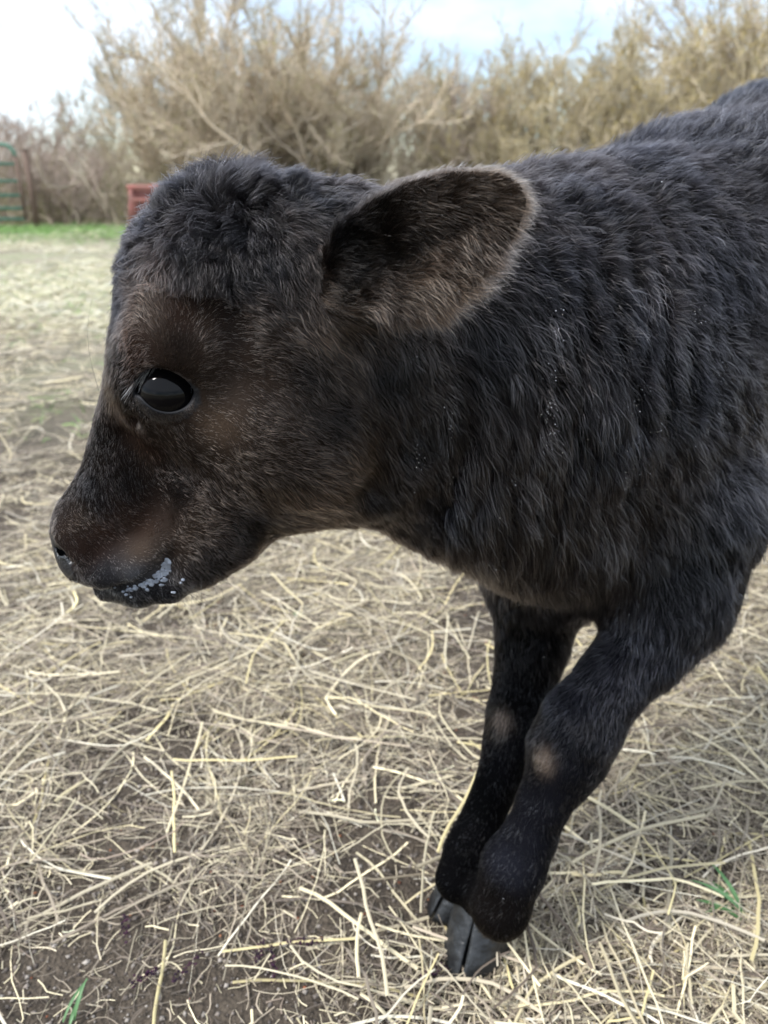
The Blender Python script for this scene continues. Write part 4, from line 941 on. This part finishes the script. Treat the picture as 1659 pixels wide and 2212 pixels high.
# ------------------------------------------------------------------ gate and feeder
def tube(P, r, n=10):
    P = np.array(P, float); V, F = [], []
    for a_ in range(len(P)):
        tn = nrm(P[min(a_ + 1, len(P) - 1)] - P[max(a_ - 1, 0)]); s1_ = np.cross(tn, [0, 1, 0]); s1_ = nrm(s1_) if np.linalg.norm(s1_) > .05 else np.array([1., 0, 0]); s2_ = np.cross(tn, s1_)
        V += [P[a_] + (s1_ * math.cos(c) + s2_ * math.sin(c)) * r for c in np.linspace(0, 2 * math.pi, n + 1)[:-1]]
    for a_ in range(len(P) - 1):
        for c in range(n): F.append((a_ * n + c, a_ * n + (c + 1) % n, a_ * n + n + (c + 1) % n, a_ * n + n + c))
    F.append(tuple(range(n))[::-1]); F.append(tuple((len(P) - 1) * n + c for c in range(n))); return V, F
m_green = mat('green_gate_paint', (.035, .13, .085), .5, .4, noise=(.07, .17, .12), scale=14, bump=.1)
m_rustpost = mat('rusty_brown_steel', (.10, .068, .052), .8, .3, noise=(.16, .11, .085), scale=22, bump=.3)
m_red = mat('faded_red_paint', (.27, .10, .085), .7, .3, noise=(.19, .10, .085), scale=12, bump=.2)
m_org = mat('bright_orange_red_paint', (.48, .10, .05), .55, .4, noise=(.36, .09, .05), scale=20)
GYd = 12.4
def gp_(px, py): return at(px, py, GYd)
gc = gp_(46, 474); gate = empty('pipe_gate', (gc[0], GYd, 0)); tag(gate, 'green tubular steel farm gate with rounded corner at the left edge', 'gate')
def part(name, VF, m, parent): 
    o = mesh_obj(name, np.array(VF[0]) - np.array(parent.location), VF[1], m); o.parent = parent; return o
xr = gp_(44, 400)[0]; xl = xr - 3.6; zs = [gp_(40, y)[2] for y in (312, 354, 391, 422, 450, 473)]
arc = [(xr - .16 + .16 * math.sin(a), GYd, zs[0] - .16 + .16 * math.cos(a)) for a in np.linspace(0, math.pi / 2, 7)]
part('top_rail', tube([(xl, GYd, zs[0])] + arc, .026), m_green, gate)
part('end_post', tube([(xr, GYd, zs[0] - .15), (xr, GYd, max(zs[-1], .03))], .026), m_rustpost, gate)
part('end_post', tube([(xl, GYd, zs[0] + .02), (xl, GYd, max(zs[-1], .03))], .026), m_rustpost, gate)
for z in zs[1:]: part('rail', tube([(xl, GYd, max(z, .04)), (xr - .02, GYd, max(z, .04))], .021), m_green, gate)
for f_ in (.33, .66): part('brace', tube([(xl + f_ * 3.6, GYd - .03, zs[0] - .02), (xl + f_ * 3.6, GYd - .03, max(zs[-1], .04))], .014), m_green, gate)
po = empty('gate_post', (xr + .13, GYd + .05, 0)); tag(po, 'rusty brown steel post the green gate hangs beside', 'post')
part('post', tube([(xr + .13, GYd + .05, -.02), (xr + .13, GYd + .05, zs[0] + .02 - .1)], .045), m_rustpost, po); part('cap', tube([(xr + .13, GYd + .05, zs[0] - .08), (xr + .13, GYd + .05, zs[0] - .06)], .05), m_rustpost, po)
FY = 11.6
fl = at(278, 490, FY); fx0, fx1 = fl[0], at(745, 420, FY)[0]; ft = at(300, 404, FY)[2]
fd = empty('feeder', (fx0, FY, 0)); tag(fd, 'low rusty red steel hay feeder behind the head of the calf', 'feeder')
def boxm(x0, x1, y0, y1, z0, z1): 
    V = [(x, y, z) for x in (x0, x1) for y in (y0, y1) for z in (z0, z1)]; return V, [(0, 1, 3, 2), (4, 6, 7, 5), (0, 4, 5, 1), (2, 3, 7, 6), (0, 2, 6, 4), (1, 5, 7, 3)]
for k_ in range(6):
    x = fx0 + (fx1 - fx0) * k_ / 5
    for yy_ in (FY, FY + 1.1): part('leg', tube([(x, yy_, -.02), (x + (.10 if k_ == 0 else 0), yy_, ft - .02)], .026), m_red, fd)
for z_ in (ft, ft * .72):
    part('rail', tube([(fx0 + .06, FY, z_), (fx1 + .05, FY, z_)], .030 if z_ == ft else .024), m_red, fd)
    part('rail', tube([(fx0 + .06, FY + 1.1, z_), (fx1 + .05, FY + 1.1, z_)], .030), m_red, fd)
for x in (fx0 + .06, fx1 + .02): part('end_rail', tube([(x, FY, ft), (x + .02, FY + .5, ft), (x, FY + 1.1, ft)], .028), m_red, fd)
part('trough_panel', boxm(fx0 + .04, fx1, FY + .045, FY + .065, .06, ft * .97), m_red, fd)
pn = part('side_plate', boxm(at(352, 440, FY)[0], at(392, 440, FY)[0], FY - .06, FY - .045, at(352, 462, FY)[2], at(352, 424, FY)[2]), m_org, fd)
